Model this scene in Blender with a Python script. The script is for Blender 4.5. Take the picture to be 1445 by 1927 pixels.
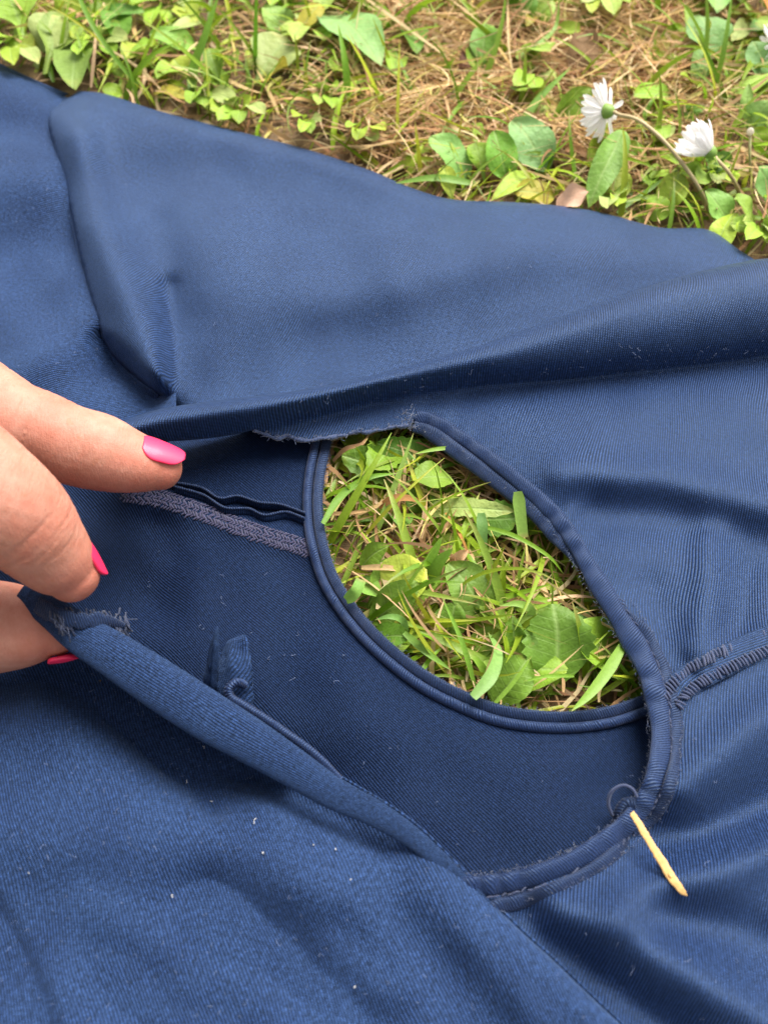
import bpy, bmesh, math, random
import numpy as np
from mathutils import Vector
from mathutils.geometry import delaunay_2d_cdt

rng = np.random.default_rng(11)
random.seed(5)
scene = bpy.context.scene
for o in list(bpy.data.objects):
    bpy.data.objects.remove(o)

# ------------------------------------------------------------------ camera
PITCH = math.radians(55)
TANV = math.tan(math.radians(26))
CAM = np.array([0.0, -0.273 * math.cos(PITCH), 0.273 * math.sin(PITCH) + 0.012])
VR = np.array([1.0, 0, 0])
VF = np.array([0, math.cos(PITCH), -math.sin(PITCH)])
VU = np.array([0, math.sin(PITCH), math.cos(PITCH)])
cd = bpy.data.cameras.new('camera')
cam = bpy.data.objects.new('camera', cd)
scene.collection.objects.link(cam)
scene.camera = cam
cam.location = CAM
cam.rotation_euler = (math.pi / 2 - PITCH, 0, 0)
cd.sensor_fit = 'VERTICAL'
cd.sensor_height = 24
cd.sensor_width = 18
cd.lens = 12 / TANV
cd.clip_start = 0.005
cd.clip_end = 200
cd.dof.use_dof = True
cd.dof.focus_distance = 0.268
cd.dof.aperture_fstop = 12.0

# ------------------------------------------------------------------ sky, sun, exposure
SUN_EL, SUN_AZ = math.radians(58), math.radians(36)      # azimuth from +y towards +x
w = bpy.data.worlds.new('World')
scene.world = w
w.use_nodes = True
nt = w.node_tree
bg = nt.nodes['Background']
sky = nt.nodes.new('ShaderNodeTexSky')
sky.sky_type = 'NISHITA'
sky.sun_disc = False
sky.sun_elevation = SUN_EL
sky.sun_rotation = SUN_AZ
sky.air_density = 1.0
sky.dust_density = 4.0
hs = nt.nodes.new('ShaderNodeHueSaturation')
hs.inputs['Saturation'].default_value = 0.16             # overcast: a grey-white sky
nt.links.new(sky.outputs[0], hs.inputs['Color'])
nt.links.new(hs.outputs[0], bg.inputs['Color'])
bg.inputs['Strength'].default_value = 0.085
sl = bpy.data.lights.new('sun', 'SUN')
sl.energy = 2.3
sl.angle = math.radians(42)
sl.color = (1.0, 0.965, 0.91)
so = bpy.data.objects.new('sun', sl)
scene.collection.objects.link(so)
sd = Vector((math.sin(SUN_AZ) * math.cos(SUN_EL), math.cos(SUN_AZ) * math.cos(SUN_EL), math.sin(SUN_EL)))
so.rotation_euler = sd.to_track_quat('Z', 'Y').to_euler()
so.location = sd * 3
scene.view_settings.view_transform = 'Standard'
scene.view_settings.look = 'None'
scene.view_settings.gamma = 1
scene.view_settings.use_curve_mapping = False
scene.view_settings.exposure = 1.5
scene.cycles.max_bounces = 8

# ------------------------------------------------------------------ helpers
def P(px, py, h):
    """photo pixel + height over the soil (mm) -> world point (m)"""
    px = np.asarray(px, float); py = np.asarray(py, float); h = np.asarray(h, float) / 1000
    u = (px - 722.5) / 963.5 * TANV
    v = (963.5 - py) / 963.5 * TANV
    d = VF + u[..., None] * VR + v[..., None] * VU
    t = (h - CAM[2]) / d[..., 2]
    return CAM + d * t[..., None]

def mm_per_px(p):
    return float(np.dot(np.asarray(p) - CAM, VF)) * TANV / 963.5      # metres per photo pixel

def cr(pts, n=8, closed=False):
    p = np.asarray(pts, float)
    if closed:
        q = np.vstack([p[-1], p, p[0], p[1]])
    else:
        q = np.vstack([2 * p[0] - p[1], p, 2 * p[-1] - p[-2]])
    out = []
    for i in range(1, len(q) - 2):
        t = np.linspace(0, 1, n, endpoint=False)[:, None]
        a, b, c, d = q[i - 1], q[i], q[i + 1], q[i + 2]
        out.append(0.5 * ((2 * b) + (-a + c) * t + (2 * a - 5 * b + 4 * c - d) * t ** 2 + (-a + 3 * b - 3 * c + d) * t ** 3))
    if not closed:
        out.append(q[-2][None])
    return np.vstack(out)

def resample(line, step):
    line = np.asarray(line, float)
    seg = np.linalg.norm(np.diff(line, axis=0), axis=1)
    s = np.concatenate([[0], np.cumsum(seg)])
    n = max(2, int(round(s[-1] / step)) + 1)
    t = np.linspace(0, s[-1], n)
    return np.stack([np.interp(t, s, line[:, k]) for k in range(line.shape[1])], 1)

def segdist(pts, line):
    line = np.asarray(line, float)
    best = np.full(len(pts), 1e9)
    for a, b in zip(line[:-1], line[1:]):
        ab = b - a
        L = ab @ ab + 1e-9
        t = np.clip(((pts - a) @ ab) / L, 0, 1)
        d = np.linalg.norm(pts - a - t[:, None] * ab, axis=1)
        best = np.minimum(best, d)
    return best

FOLD = 1.75        # overall depth of the soft folds
def stroke(pts, line, wd, amp):
    return FOLD * amp * np.exp(-(segdist(pts, line) / wd) ** 2)

def pucker(pts, line, wl, decay, amp):
    line = np.asarray(line, float)
    best = np.full(len(pts), 1e9); arc = np.zeros(len(pts)); acc = 0.0
    for a, b in zip(line[:-1], line[1:]):
        ab = b - a; L = ab @ ab + 1e-9
        t = np.clip(((pts - a) @ ab) / L, 0, 1)
        d = np.linalg.norm(pts - a - t[:, None] * ab, axis=1)
        m = d < best
        best[m] = d[m]; arc[m] = acc + t[m] * math.sqrt(L); acc += math.sqrt(L)
    ph = np.sin(arc / 71) * 1.7 + np.sin(arc / 29 + 1) * .8
    return amp * np.sin(2 * math.pi * arc / wl + ph + best / 60) * np.exp(-best / decay) * (0.55 + 0.45 * np.sin(arc / 47))

def roundoff(pts, line, wd, r):
    s = 1 - np.clip(segdist(pts, line) / wd, 0, 1)
    return -r * (1 - np.sqrt(np.clip(1 - s ** 2, 0, 1)))

def und(pts, seed, wl, amp, n=7):
    g = np.random.default_rng(seed)
    out = np.zeros(len(pts))
    for _ in range(n):
        a = g.uniform(0, 2 * math.pi); k = 2 * math.pi / (wl * g.uniform(0.6, 1.6))
        out += np.sin(pts[:, 0] * math.cos(a) * k + pts[:, 1] * math.sin(a) * k + g.uniform(0, 7))
    return amp * out / math.sqrt(n)

def sstep(a, b, x):
    t = np.clip((x - a) / (b - a), 0, 1)
    return t * t * (3 - 2 * t)

def inside(pts, poly):
    x, y = pts[:, 0], pts[:, 1]
    c = np.zeros(len(pts), bool)
    q = np.roll(poly, -1, 0)
    for (x1, y1), (x2, y2) in zip(poly, q):
        if y1 == y2:
            continue
        m = (y1 > y) != (y2 > y)
        c ^= m & (x < (x2 - x1) * (y - y1) / (y2 - y1) + x1)
    return c

def mesh(name, V, F, uv=None, col=None, smooth=True):
    me = bpy.data.meshes.new(name)
    V = np.asarray(V, np.float32)
    if isinstance(F, np.ndarray):
        k = F.shape[1]
        me.vertices.add(len(V)); me.vertices.foreach_set('co', V.ravel())
        me.loops.add(F.size); me.loops.foreach_set('vertex_index', F.astype(np.int32).ravel())
        me.polygons.add(len(F)); me.polygons.foreach_set('loop_start', np.arange(0, F.size, k, dtype=np.int32))
        me.update(calc_edges=True)
    else:
        me.from_pydata(V.tolist(), [], F)
    if uv is not None:
        l = me.uv_layers.new(name='UVMap')
        idx = np.empty(len(me.loops), np.int32); me.loops.foreach_get('vertex_index', idx)
        l.data.foreach_set('uv', np.asarray(uv, np.float32)[idx].ravel())
    if col is not None:
        a = me.attributes.new('tint', 'FLOAT_COLOR', 'POINT')
        c = np.ones((len(V), 4), np.float32); c[:, :3] = col
        a.data.foreach_set('color', c.ravel())
    if smooth:
        me.polygons.foreach_set('use_smooth', np.ones(len(me.polygons), bool))
    return me

def obj(name, me, mat=None, parent=None):
    o = bpy.data.objects.new(name, me)
    scene.collection.objects.link(o)
    if mat is not None:
        me.materials.append(mat)
    if parent is not None:
        o.parent = parent
        o.matrix_parent_inverse = parent.matrix_world.inverted()
    return o

def tag(o, label=None, cat=None, group=None, kind=None):
    for k, v in (('label', label), ('category', cat), ('group', group), ('kind', kind)):
        if v:
            o[k] = v
    return o

def thing(name, label, cat, loc, group=None):
    o = bpy.data.objects.new(name, None)
    scene.collection.objects.link(o)
    o.empty_display_size = 0.01
    o.location = loc
    bpy.context.view_layer.update()
    return tag(o, label, cat, group)

def norm(v):
    v = np.asarray(v, float)
    return v / (np.linalg.norm(v, axis=-1, keepdims=True) + 1e-12)

def tube(path, rw, rh=None, up=(0, 0, 1), nc=12, ribs=0, lam=0.0006, cap=True, slant=0.0, sq=1.0):
    """swept tube: half width rw, half height rh; ribs = relief in metres across the run"""
    path = np.asarray(path, float)
    n = len(path)
    rw = np.broadcast_to(np.asarray(rw, float), n)
    rh = rw if rh is None else np.broadcast_to(np.asarray(rh, float), n)
    t = norm(np.gradient(path, axis=0))
    side = norm(np.cross(t, np.broadcast_to(np.asarray(up, float), t.shape)))
    nr = np.cross(side, t)
    s = np.concatenate([[0], np.cumsum(np.linalg.norm(np.diff(path, axis=0), axis=1))])
    ph = np.linspace(0, 2 * math.pi, nc, endpoint=False)
    c, sn = np.cos(ph), np.sin(ph)
    c = np.sign(c) * np.abs(c) ** sq; sn = np.sign(sn) * np.abs(sn) ** sq
    rel = np.zeros((n, nc))
    if ribs:
        rel = ribs * (np.abs(np.sin(math.pi * (s[:, None] + slant * c[None] * rw[:, None]) / lam)) - 0.6)
    V = path[:, None] + side[:, None] * ((rw[:, None] + rel) * c[None])[..., None] + nr[:, None] * ((rh[:, None] + rel) * sn[None])[..., None]
    uv = np.stack([np.broadcast_to(s[:, None] * 1000, (n, nc)), np.broadcast_to(ph[None] * rw.mean() * 1000, (n, nc))], -1)
    i = np.arange(n - 1)[:, None] * nc
    j = np.arange(nc)[None]; j2 = (j + 1) % nc
    F = np.stack([i + j, i + j2, i + nc + j2, i + nc + j], -1).reshape(-1, 4).tolist()
    V = V.reshape(-1, 3); uv = uv.reshape(-1, 2)
    if cap:
        F.append(list(range(nc))[::-1]); F.append(list(range((n - 1) * nc, n * nc)))
    return V, F, uv

class Join:
    def __init__(s): s.V, s.F, s.U, s.C, s.n = [], [], [], [], 0
    def add(s, V, F, uv=None, col=None):
        s.V.append(V); s.F += [[a + s.n for a in f] for f in F]; s.n += len(V)
        s.U.append(uv if uv is not None else np.zeros((len(V), 2)))
        s.C.append(np.broadcast_to(np.asarray(col if col is not None else (1, 1, 1), float), (len(V), 3)))
    def mesh(s, name): return mesh(name, np.vstack(s.V), s.F, np.vstack(s.U), np.vstack(s.C))

# ------------------------------------------------------------------ materials
class N:
    def __init__(s, name):
        s.m = bpy.data.materials.new(name); s.m.use_nodes = True
        s.t = s.m.node_tree; s.b = s.t.nodes['Principled BSDF']; s.out = s.t.nodes['Material Output']
    def new(s, ty, **kw):
        n = s.t.nodes.new('ShaderNode' + ty)
        for k, v in kw.items(): setattr(n, k, v)
        return n
    def link(s, a, b): s.t.links.new(a, b)
    def math(s, op, a, b=None, c=None):
        n = s.new('Math', operation=op)
        for i, v in enumerate((a, b, c)):
            if v is None: continue
            if hasattr(v, 'links'): s.link(v, n.inputs[i])
            else: n.inputs[i].default_value = v
        return n.outputs[0]
    def mix(s, f, a, b, mode='MIX'):
        n = s.new('Mix', data_type='RGBA', blend_type=mode)
        for v, i in ((f, 0), (a, 6), (b, 7)):
            if hasattr(v, 'links'): s.link(v, n.inputs[i])
            else: n.inputs[i].default_value = v if i == 0 else (*v, 1)
        return n.outputs[2]
    def noise(s, vec, scale, detail=3, rough=0.55):
        n = s.new('TexNoise'); n.inputs['Scale'].default_value = scale
        n.inputs['Detail'].default_value = detail; n.inputs['Roughness'].default_value = rough
        if vec is not None: s.link(vec, n.inputs['Vector'])
        return n.outputs['Fac']
    def ramp(s, f, a, b):
        n = s.new('MapRange'); s.link(f, n.inputs[0]); n.inputs[1].default_value = a; n.inputs[2].default_value = b
        return n.outputs[0]
    def bump(s, h, dist, strength=1.0, prev=None):
        n = s.new('Bump'); n.inputs['Distance'].default_value = dist; n.inputs['Strength'].default_value = strength
        s.link(h, n.inputs['Height'])
        if prev is not None: s.link(prev, n.inputs['Normal'])
        return n.outputs[0]
    def set(s, **kw):
        for k, v in kw.items():
            i = s.b.inputs[k.replace('_', ' ')]
            if hasattr(v, 'links'): s.link(v, i)
            else: i.default_value = v
        return s

def fabric(name, thread, groove, worn, fuzz=0.5, lam=0.62, rough=0.5, sheen=0.15, rel=0.00016, spec=0.22):
    n = N(name)
    uvn = n.new('UVMap'); sp = n.new('SeparateXYZ'); n.link(uvn.outputs[0], sp.inputs[0])
    wob = n.noise(uvn.outputs[0], 0.025, 1)
    wob2 = n.noise(uvn.outputs[0], 1.1, 2)
    u = n.math('ADD', n.math('MULTIPLY_ADD', wob, 9.0, sp.outputs[0]), n.math('MULTIPLY', wob2, 0.06))
    v = n.math('MULTIPLY_ADD', wob, 5.0, sp.outputs[1])
    cu = n.math('DIVIDE', u, lam)
    rib = n.math('ABSOLUTE', n.math('SINE', n.math('MULTIPLY', cu, math.pi)))
    off = n.math('MULTIPLY', n.math('FLOOR', cu), math.pi / 2)
    row = n.math('ABSOLUTE', n.math('SINE', n.math('MULTIPLY_ADD', v, math.pi / (lam * 0.8), off)))
    hgt = n.math('MULTIPLY', n.ramp(rib, 0.28, 0.95), n.math('MULTIPLY_ADD', row, 0.45, 0.55))
    fine = n.noise(uvn.outputs[0], 2.6, 4, 0.7)
    mot = n.noise(uvn.outputs[0], 0.055, 4, 0.6)
    pil = n.noise(uvn.outputs[0], 0.9, 3, 0.65)
    c = n.mix(hgt, groove, thread)
    wear = n.math('MULTIPLY', n.ramp(mot, 0.35, 0.68), 0.6 * fuzz)
    wear2 = n.math('ADD', wear, n.math('MULTIPLY', n.ramp(pil, 0.5, 0.78), 0.45 * fuzz))
    wear3 = n.math('MULTIPLY', wear2, n.ramp(fine, 0.25, 0.75))
    c = n.mix(wear3, c, worn)
    c = n.mix(n.math('MULTIPLY', n.ramp(pil, 0.5, 0.25), 0.35 * fuzz), c, groove)
    grain = n.noise(uvn.outputs[0], 0.95, 4, 0.78)
    gm = n.new('MapRange'); n.link(grain, gm.inputs[0])
    for i_, v_ in ((1, 0.3), (2, 0.7), (3, 1 - 0.34 - 0.42 * fuzz), (4, 1 + 0.34 + 0.62 * fuzz)): gm.inputs[i_].default_value = v_
    fm = n.new('MapRange'); n.link(n.noise(uvn.outputs[0], 2.0, 3, 0.8), fm.inputs[0])
    for i_, v_ in ((1, 0.32), (2, 0.68), (3, 0.55), (4, 1.55)): fm.inputs[i_].default_value = v_
    gmo = n.math('MULTIPLY', gm.outputs[0], fm.outputs[0])
    cg = n.new('CombineXYZ')
    for i_ in range(3): n.link(gmo, cg.inputs[i_])
    c = n.mix(1.0, c, cg.outputs[0], 'MULTIPLY')
    b1 = n.bump(n.math('ADD', hgt, n.math('MULTIPLY', grain, fuzz)), rel, 1.0)
    b2 = n.bump(fine, 0.00022 * (0.35 + fuzz), 0.8, b1)
    n.set(Base_Color=c, Roughness=rough, Sheen_Weight=sheen, Sheen_Roughness=0.45, Sheen_Tint=(0.35, 0.55, 1.0, 1), Normal=b2)
    n.b.inputs['Specular IOR Level'].default_value = spec
    n.b.inputs['Specular Tint'].default_value = (0.45, 0.66, 1.0, 1)
    return n.m

THREAD, GROOVE, WORN = (0.0178, 0.0415, 0.126), (0.0008, 0.0019, 0.008), (0.030, 0.062, 0.152)
M = {}
M['jersey'] = fabric('navy_jersey', THREAD, GROOVE, WORN, 0.7, rough=0.5, spec=0.5)
M['jersey_worn'] = fabric('navy_jersey_worn', THREAD, GROOVE, WORN, 0.95, rough=0.58, sheen=0.22, spec=0.3)
M['jersey_satin'] = fabric('navy_jersey_satin', THREAD, GROOVE, WORN, 0.3, rough=0.42, sheen=0.10, spec=0.5)
M['jersey_inside'] = fabric('navy_jersey_inside', (0.0085, 0.0195, 0.062), (0.0009, 0.0018, 0.006), (0.012, 0.025, 0.068), 0.25, lam=0.55, rough=0.55, sheen=0.06, rel=0.00012, spec=0.16)

def simple(name, col, rough=0.6, var=0.25, scale=900, rel=0.0001, **kw):
    n = N(name)
    tc = n.new('TexCoord')
    f = n.noise(tc.outputs['Object'], scale, 4, 0.6)
    lo = tuple(c * (1 - var) for c in col); hi = tuple(min(1, c * (1 + var)) for c in col)
    n.set(Base_Color=n.mix(f, lo, hi), Roughness=rough, Normal=n.bump(f, rel, 0.6), **kw)
    return n.m
def ribbed(name, hi, lo, rough, lam, sheen):
    n = N(name)
    uvn = n.new('UVMap'); sp = n.new('SeparateXYZ'); n.link(uvn.outputs[0], sp.inputs[0])
    tc = n.new('TexCoord')
    f = n.noise(tc.outputs['Object'], 2500, 4, 0.6)
    g = n.noise(tc.outputs['Object'], 180, 3, 0.6)
    u = n.math('ADD', n.math('MULTIPLY_ADD', sp.outputs[1], 0.45, sp.outputs[0]), n.math('MULTIPLY', g, 0.8))
    rib = n.math('POWER', n.math('ABSOLUTE', n.math('SINE', n.math('MULTIPLY', u, math.pi / lam))), 0.7)
    c = n.mix(rib, lo, hi)
    c = n.mix(n.math('MULTIPLY', n.ramp(f, 0.5, 0.75), 0.55), c, tuple(2.3 * x for x in hi))
    n.set(Base_Color=c, Roughness=rough, Sheen_Weight=sheen, Normal=n.bump(f, 0.00006, 0.6, n.bump(rib, 0.00014, 1.0)))
    n.b.inputs['Specular Tint'].default_value = (0.5, 0.68, 1.0, 1)
    n.b.inputs['Specular IOR Level'].default_value = 0.4
    return n.m
M['binding'] = ribbed('navy_binding', (0.0105, 0.0235, 0.074), (0.0016, 0.0034, 0.012), 0.46, 0.6, 0.08)
M['binding_edge'] = ribbed('navy_binding_edge', (0.0080, 0.0185, 0.058), (0.002, 0.004, 0.013), 0.5, 0.6, 0.12)
M['plain_binding'] = simple('navy_overlocked_end', (0.009, 0.018, 0.055), 0.85, 0.5, 2500, 0.00006, Sheen_Weight=0.02)
M['overlock'] = simple('grey_violet_thread', (0.030, 0.028, 0.074), 0.85, 0.3, 3000, 0.0001, Sheen_Weight=0.3)
M['seamthread'] = simple('slate_thread', (0.018, 0.030, 0.084), 0.7, 0.35, 3000, 0.0001, Sheen_Weight=0.3)
M['fray'] = simple('frayed_thread', (0.022, 0.042, 0.115), 0.8, 0.3, 3000, 0.00005, Sheen_Weight=0.5)
M['fray_dark'] = simple('dark_frayed_thread', (0.011, 0.020, 0.056), 0.8, 0.3, 3000, 0.00005, Sheen_Weight=0.2)
M['lint'] = simple('pale_lint', (0.15, 0.19, 0.31), 0.9, 0.2)
M['fluff'] = simple('white_fluff', (0.62, 0.60, 0.58), 0.9, 0.15)
M['straw'] = simple('dry_straw', (0.66, 0.39, 0.135), 0.55, 0.3, 900, 0.00015)
M['brown_leaf'] = simple('brown_leaf', (0.32, 0.13, 0.045), 0.6, 0.35, 300, 0.0003)

def tint_mat(name, rough=0.5, trans=0.3, spec=0.4, scale=1200, var=0.25, veins=False, rel=0.00012):
    n = N(name)
    a = n.new('Attribute', attribute_name='tint')
    tc = n.new('TexCoord')
    f = n.noise(tc.outputs['Object'], scale, 4, 0.6)
    dk = n.new('Mix', data_type='RGBA', blend_type='MULTIPLY'); dk.inputs[0].default_value = 1
    n.link(a.outputs['Color'], dk.inputs[6])
    n.link(n.mix(f, (1 - var,) * 3, (1 + var,) * 3), dk.inputs[7])
    c = dk.outputs[2]
    h = f
    if veins:
        uvn = n.new('UVMap'); sp = n.new('SeparateXYZ'); n.link(uvn.outputs[0], sp.inputs[0])
        au = n.math('ABSOLUTE', sp.outputs[0])
        mid = n.ramp(au, 0.10, 0.0)
        side = n.math('SINE', n.math('MULTIPLY', n.math('SUBTRACT', sp.outputs[1], n.math('MULTIPLY', au, 0.18)), 42))
        sv = n.ramp(side, 0.86, 1.0)
        vm = n.math('MAXIMUM', n.math('MULTIPLY', mid, 0.55), n.math('MULTIPLY', sv, 0.16))
        c = n.mix(vm, c, (0.30, 0.42, 0.13))
        blot = n.noise(tc.outputs['Object'], 260, 3, 0.6)
        c = n.mix(n.math('MULTIPLY', n.ramp(blot, 0.66, 0.74), 0.45), c, (0.28, 0.22, 0.05))
        h = n.math('SUBTRACT', n.math('MULTIPLY', n.noise(tc.outputs['Object'], 420, 2), 2.0), n.math('MULTIPLY', vm, 1.0))
    nb = n.bump(h, rel, 0.8)
    n.set(Base_Color=c, Roughness=rough, Normal=nb)
    n.b.inputs['Specular IOR Level'].default_value = spec
    tr = n.new('BsdfTranslucent'); n.link(c, tr.inputs[0]); n.link(nb, tr.inputs[1])
    mx = n.new('MixShader'); mx.inputs[0].default_value = trans
    n.link(n.b.outputs[0], mx.inputs[1]); n.link(tr.outputs[0], mx.inputs[2]); n.link(mx.outputs[0], n.out.inputs[0])
    return n.m
M['blade'] = tint_mat('grass_green', 0.45, 0.35, 0.35)
M['thatch'] = tint_mat('dead_grass', 0.75, 0.3, 0.12)
M['leaf'] = tint_mat('leaf_green', 0.5, 0.25, 0.25, 500, 0.22, True, 0.0003)
M['petal'] = tint_mat('white_petal', 0.6, 0.55, 0.25, 1500, 0.06, False, 0.00006)
M['stalk'] = tint_mat('stalk', 0.5, 0.1, 0.35)

def skin_mat():
    n = N('skin')
    a = n.new('Attribute', attribute_name='tint')
    tc = n.new('TexCoord')
    f = n.noise(tc.outputs['Object'], 260, 4, 0.65)
    f2 = n.noise(tc.outputs['Object'], 1500, 2)
    vo = n.new('TexVoronoi', feature='DISTANCE_TO_EDGE'); vo.inputs['Scale'].default_value = 1300
    mp = n.new('Mapping'); mp.inputs['Scale'].default_value = (1, 1.7, 1.2); mp.inputs['Rotation'].default_value = (0.3, 0.2, 0.5)
    n.link(tc.outputs['Object'], mp.inputs[0]); n.link(mp.outputs[0], vo.inputs['Vector'])
    cell = n.ramp(vo.outputs['Distance'], 0.0, 0.25)
    c = n.mix(n.ramp(f, 0.35, 0.7), (0.46, 0.200, 0.135), (0.55, 0.270, 0.195))
    red = n.new('SeparateColor'); n.link(a.outputs['Color'], red.inputs[0])
    c = n.mix(n.math('MULTIPLY', red.outputs[0], 0.75), c, (0.47, 0.115, 0.07))
    bl = n.noise(tc.outputs['Object'], 110, 3, 0.6)
    c = n.mix(n.math('MULTIPLY', n.ramp(bl, 0.45, 0.72), 0.55), c, (0.52, 0.165, 0.11))
    c = n.mix(n.math('MULTIPLY', n.ramp(f2, 0.52, 0.75), 0.18), c, (0.40, 0.14, 0.08))
    sp = n.noise(tc.outputs['Object'], 420, 1)
    c = n.mix(n.math('MULTIPLY', n.ramp(sp, 0.70, 0.76), 0.35), c, (0.42, 0.15, 0.07))
    b = n.bump(cell, 0.00005, 0.5)
    b = n.bump(f2, 0.00005, 0.5, b)
    mp2 = n.new('Mapping'); mp2.inputs['Scale'].default_value = (2600, 420, 700); mp2.inputs['Rotation'].default_value = (0, 0, 0.35)
    n.link(tc.outputs['Object'], mp2.inputs[0])
    ln = n.noise(mp2.outputs[0], 1.0, 3, 0.6)
    b = n.bump(n.ramp(ln, 0.38, 0.62), 0.00009, 0.5, b)
    n.set(Base_Color=c, Roughness=0.52, Subsurface_Weight=0.16, Subsurface_Radius=(1.0, 0.35, 0.18), Subsurface_Scale=0.0022, Normal=b)
    n.b.inputs['Specular IOR Level'].default_value = 0.3
    return n.m
M['skin'] = skin_mat()
n = N('pink_varnish'); n.set(Base_Color=(0.90, 0.028, 0.105, 1), Roughness=0.42, Coat_Weight=0.12, Coat_Roughness=0.08); M['varnish'] = n.m

# ------------------------------------------------------------------ soil
def soil():
    g = np.concatenate([-np.geomspace(20, 0.45, 16), np.linspace(-0.42, 0.42, 130), np.geomspace(0.45, 20, 16)])
    X, Y = np.meshgrid(g, g + 0.05)
    z = np.zeros_like(X)
    r = np.random.default_rng(3)
    for _ in range(24):
        a = r.uniform(0, 6.3); k = 2 * math.pi / r.uniform(0.008, 0.05)
        z += np.sin(X * math.cos(a) * k + Y * math.sin(a) * k + r.uniform(0, 7))
    z *= 0.0005
    z = np.where(np.hypot(X, Y) < 0.6, z, 0)
    m = len(g)
    i = (np.arange(m - 1)[:, None] * m + np.arange(m - 1)[None]).ravel()
    F = np.stack([i, i + 1, i + m + 1, i + m], 1)
    n = N('soil')
    tc = n.new('TexCoord')
    f = n.noise(tc.outputs['Object'], 220, 6, 0.7); f2 = n.noise(tc.outputs['Object'], 40, 3)
    c = n.mix(n.ramp(f, 0.3, 0.7), (0.07, 0.042, 0.022), (0.30, 0.19, 0.09))
    c = n.mix(n.math('MULTIPLY', n.ramp(f2, 0.5, 0.7), 0.4), c, (0.22, 0.13, 0.06))
    n.set(Base_Color=c, Roughness=0.9, Normal=n.bump(f, 0.002, 0.8))
    o = obj('ground', mesh('ground', np.stack([X, Y, z], -1).reshape(-1, 3), F), n.m)
    tag(o, kind='structure', label='brown lawn soil under the grass')
soil()

# ------------------------------------------------------------------ garment
cover = np.full((500, 500), 9.0)          # lowest cloth height over each 2 mm cell, so that no grass pokes through
def occupy(V):
    i = np.floor((V[:, 0] + 0.5) / 0.002).astype(int); j = np.floor((V[:, 1] + 0.5) / 0.002).astype(int)
    for a in (-1, 0, 1):
        for b in (-1, 0, 1):
            ii, jj = i + a, j + b
            ok = (ii >= 0) & (ii < 500) & (jj >= 0) & (jj < 500)
            np.minimum.at(cover, (ii[ok], jj[ok]), V[ok, 2])

garment = thing('torn_top', 'navy stretch jersey top with a torn, stretched neck opening, spread over the grass', 'clothing', (0, 0, 0.012))

def sheet(name, poly, hf, mat, step=6.0, ang=0.0, lips=(), thick=0.0005, warp=None, cov=True):
    poly = resample(np.vstack([poly, poly[:1]]), step)[:-1]
    lo, hi = poly.min(0), poly.max(0)
    gx, gy = np.meshgrid(np.arange(lo[0], hi[0], step), np.arange(lo[1], hi[1], step * 0.9))
    gx[1::2] += step / 2
    g = np.stack([gx, gy], -1).reshape(-1, 2)
    g = g[inside(g, poly)]
    g = g[segdist(g, np.vstack([poly, poly[:1]])) > step * 0.55]
    allp = np.vstack([poly, g])
    r = delaunay_2d_cdt([Vector(p) for p in allp], [], [list(range(len(poly)))], 1, 1e-5)
    Q = np.array([tuple(v) for v in r[0]]); F = np.array(r[2])
    h = hf(Q)
    V = P(Q[:, 0], Q[:, 1], h)
    c, s = math.cos(math.radians(ang)), math.sin(math.radians(ang))
    base = V[:, :2] * 1000
    if warp is not None:
        base = base + warp(Q)
    uv = np.stack([base[:, 0] * c + base[:, 1] * s, -base[:, 0] * s + base[:, 1] * c + 0.4 * h], 1)
    if cov: occupy(V)
    # outward orientation
    a, b, d = V[F[0, 0]], V[F[0, 1]], V[F[0, 2]]
    if np.cross(b - a, d - a)[2] < 0: F = F[:, ::-1]
    F = [list(map(int, f)) for f in F]
    VV, UU, nb = [V], [uv], len(V)
    for line, depth, run, sgn in lips:
        L = resample(line, step)
        Lh = hf(L); L3 = P(L[:, 0], L[:, 1], Lh)
        t = norm(np.gradient(L3[:, :2], axis=0)); nrm2 = np.stack([-t[:, 1], t[:, 0]], 1) * sgn
        rows = 7
        dep = np.minimum(depth, np.maximum(Lh - 1.5, 0.5)) / 1000
        for k in range(rows):
            q = L3.copy()
            a_ = (k / (rows - 1)) * math.pi * 0.5
            q[:, :2] += nrm2 * (run / 1000 * math.sin(a_))
            q[:, 2] -= dep * (1 - math.cos(a_))
            VV.append(q)
            ub = q[:, :2] * 1000
            UU.append(np.stack([ub[:, 0] * c + ub[:, 1] * s, -ub[:, 0] * s + ub[:, 1] * c + 400 * q[:, 2]], 1))
        m = len(L)
        for k in range(rows - 1):
            for i in range(m - 1):
                a0 = nb + k * m + i
                F.append([a0, a0 + 1, a0 + m + 1, a0 + m] if sgn > 0 else [a0, a0 + m, a0 + m + 1, a0 + 1])
        nb += rows * m
    me = mesh(name, np.vstack(VV), F, np.vstack(UU))
    bm = bmesh.new(); bm.from_mesh(me)
    bmesh.ops.remove_doubles(bm, verts=bm.verts, dist=1e-5)
    bmesh.ops.recalc_face_normals(bm, faces=bm.faces)
    if sum(f.normal.z * f.calc_area() for f in bm.faces) < 0:
        bmesh.ops.reverse_faces(bm, faces=bm.faces)
    bm.to_mesh(me); bm.free()
    me.polygons.foreach_set('use_smooth', np.ones(len(me.polygons), bool))
    o = obj(name, me, mat, garment)
    if thick:
        md = o.modifiers.new('thickness', 'SOLIDIFY'); md.thickness = thick; md.offset = -1
    return o

def off(line, d):
    t = norm(np.gradient(line, axis=0))
    return line + np.stack([-t[:, 1], t[:, 0]], 1) * np.asarray(d)[..., None]

SEAM2 = cr([(1262, 1318), (1285, 1288), (1320, 1263), (1370, 1238), (1450, 1204), (1560, 1165)], 8)
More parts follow.
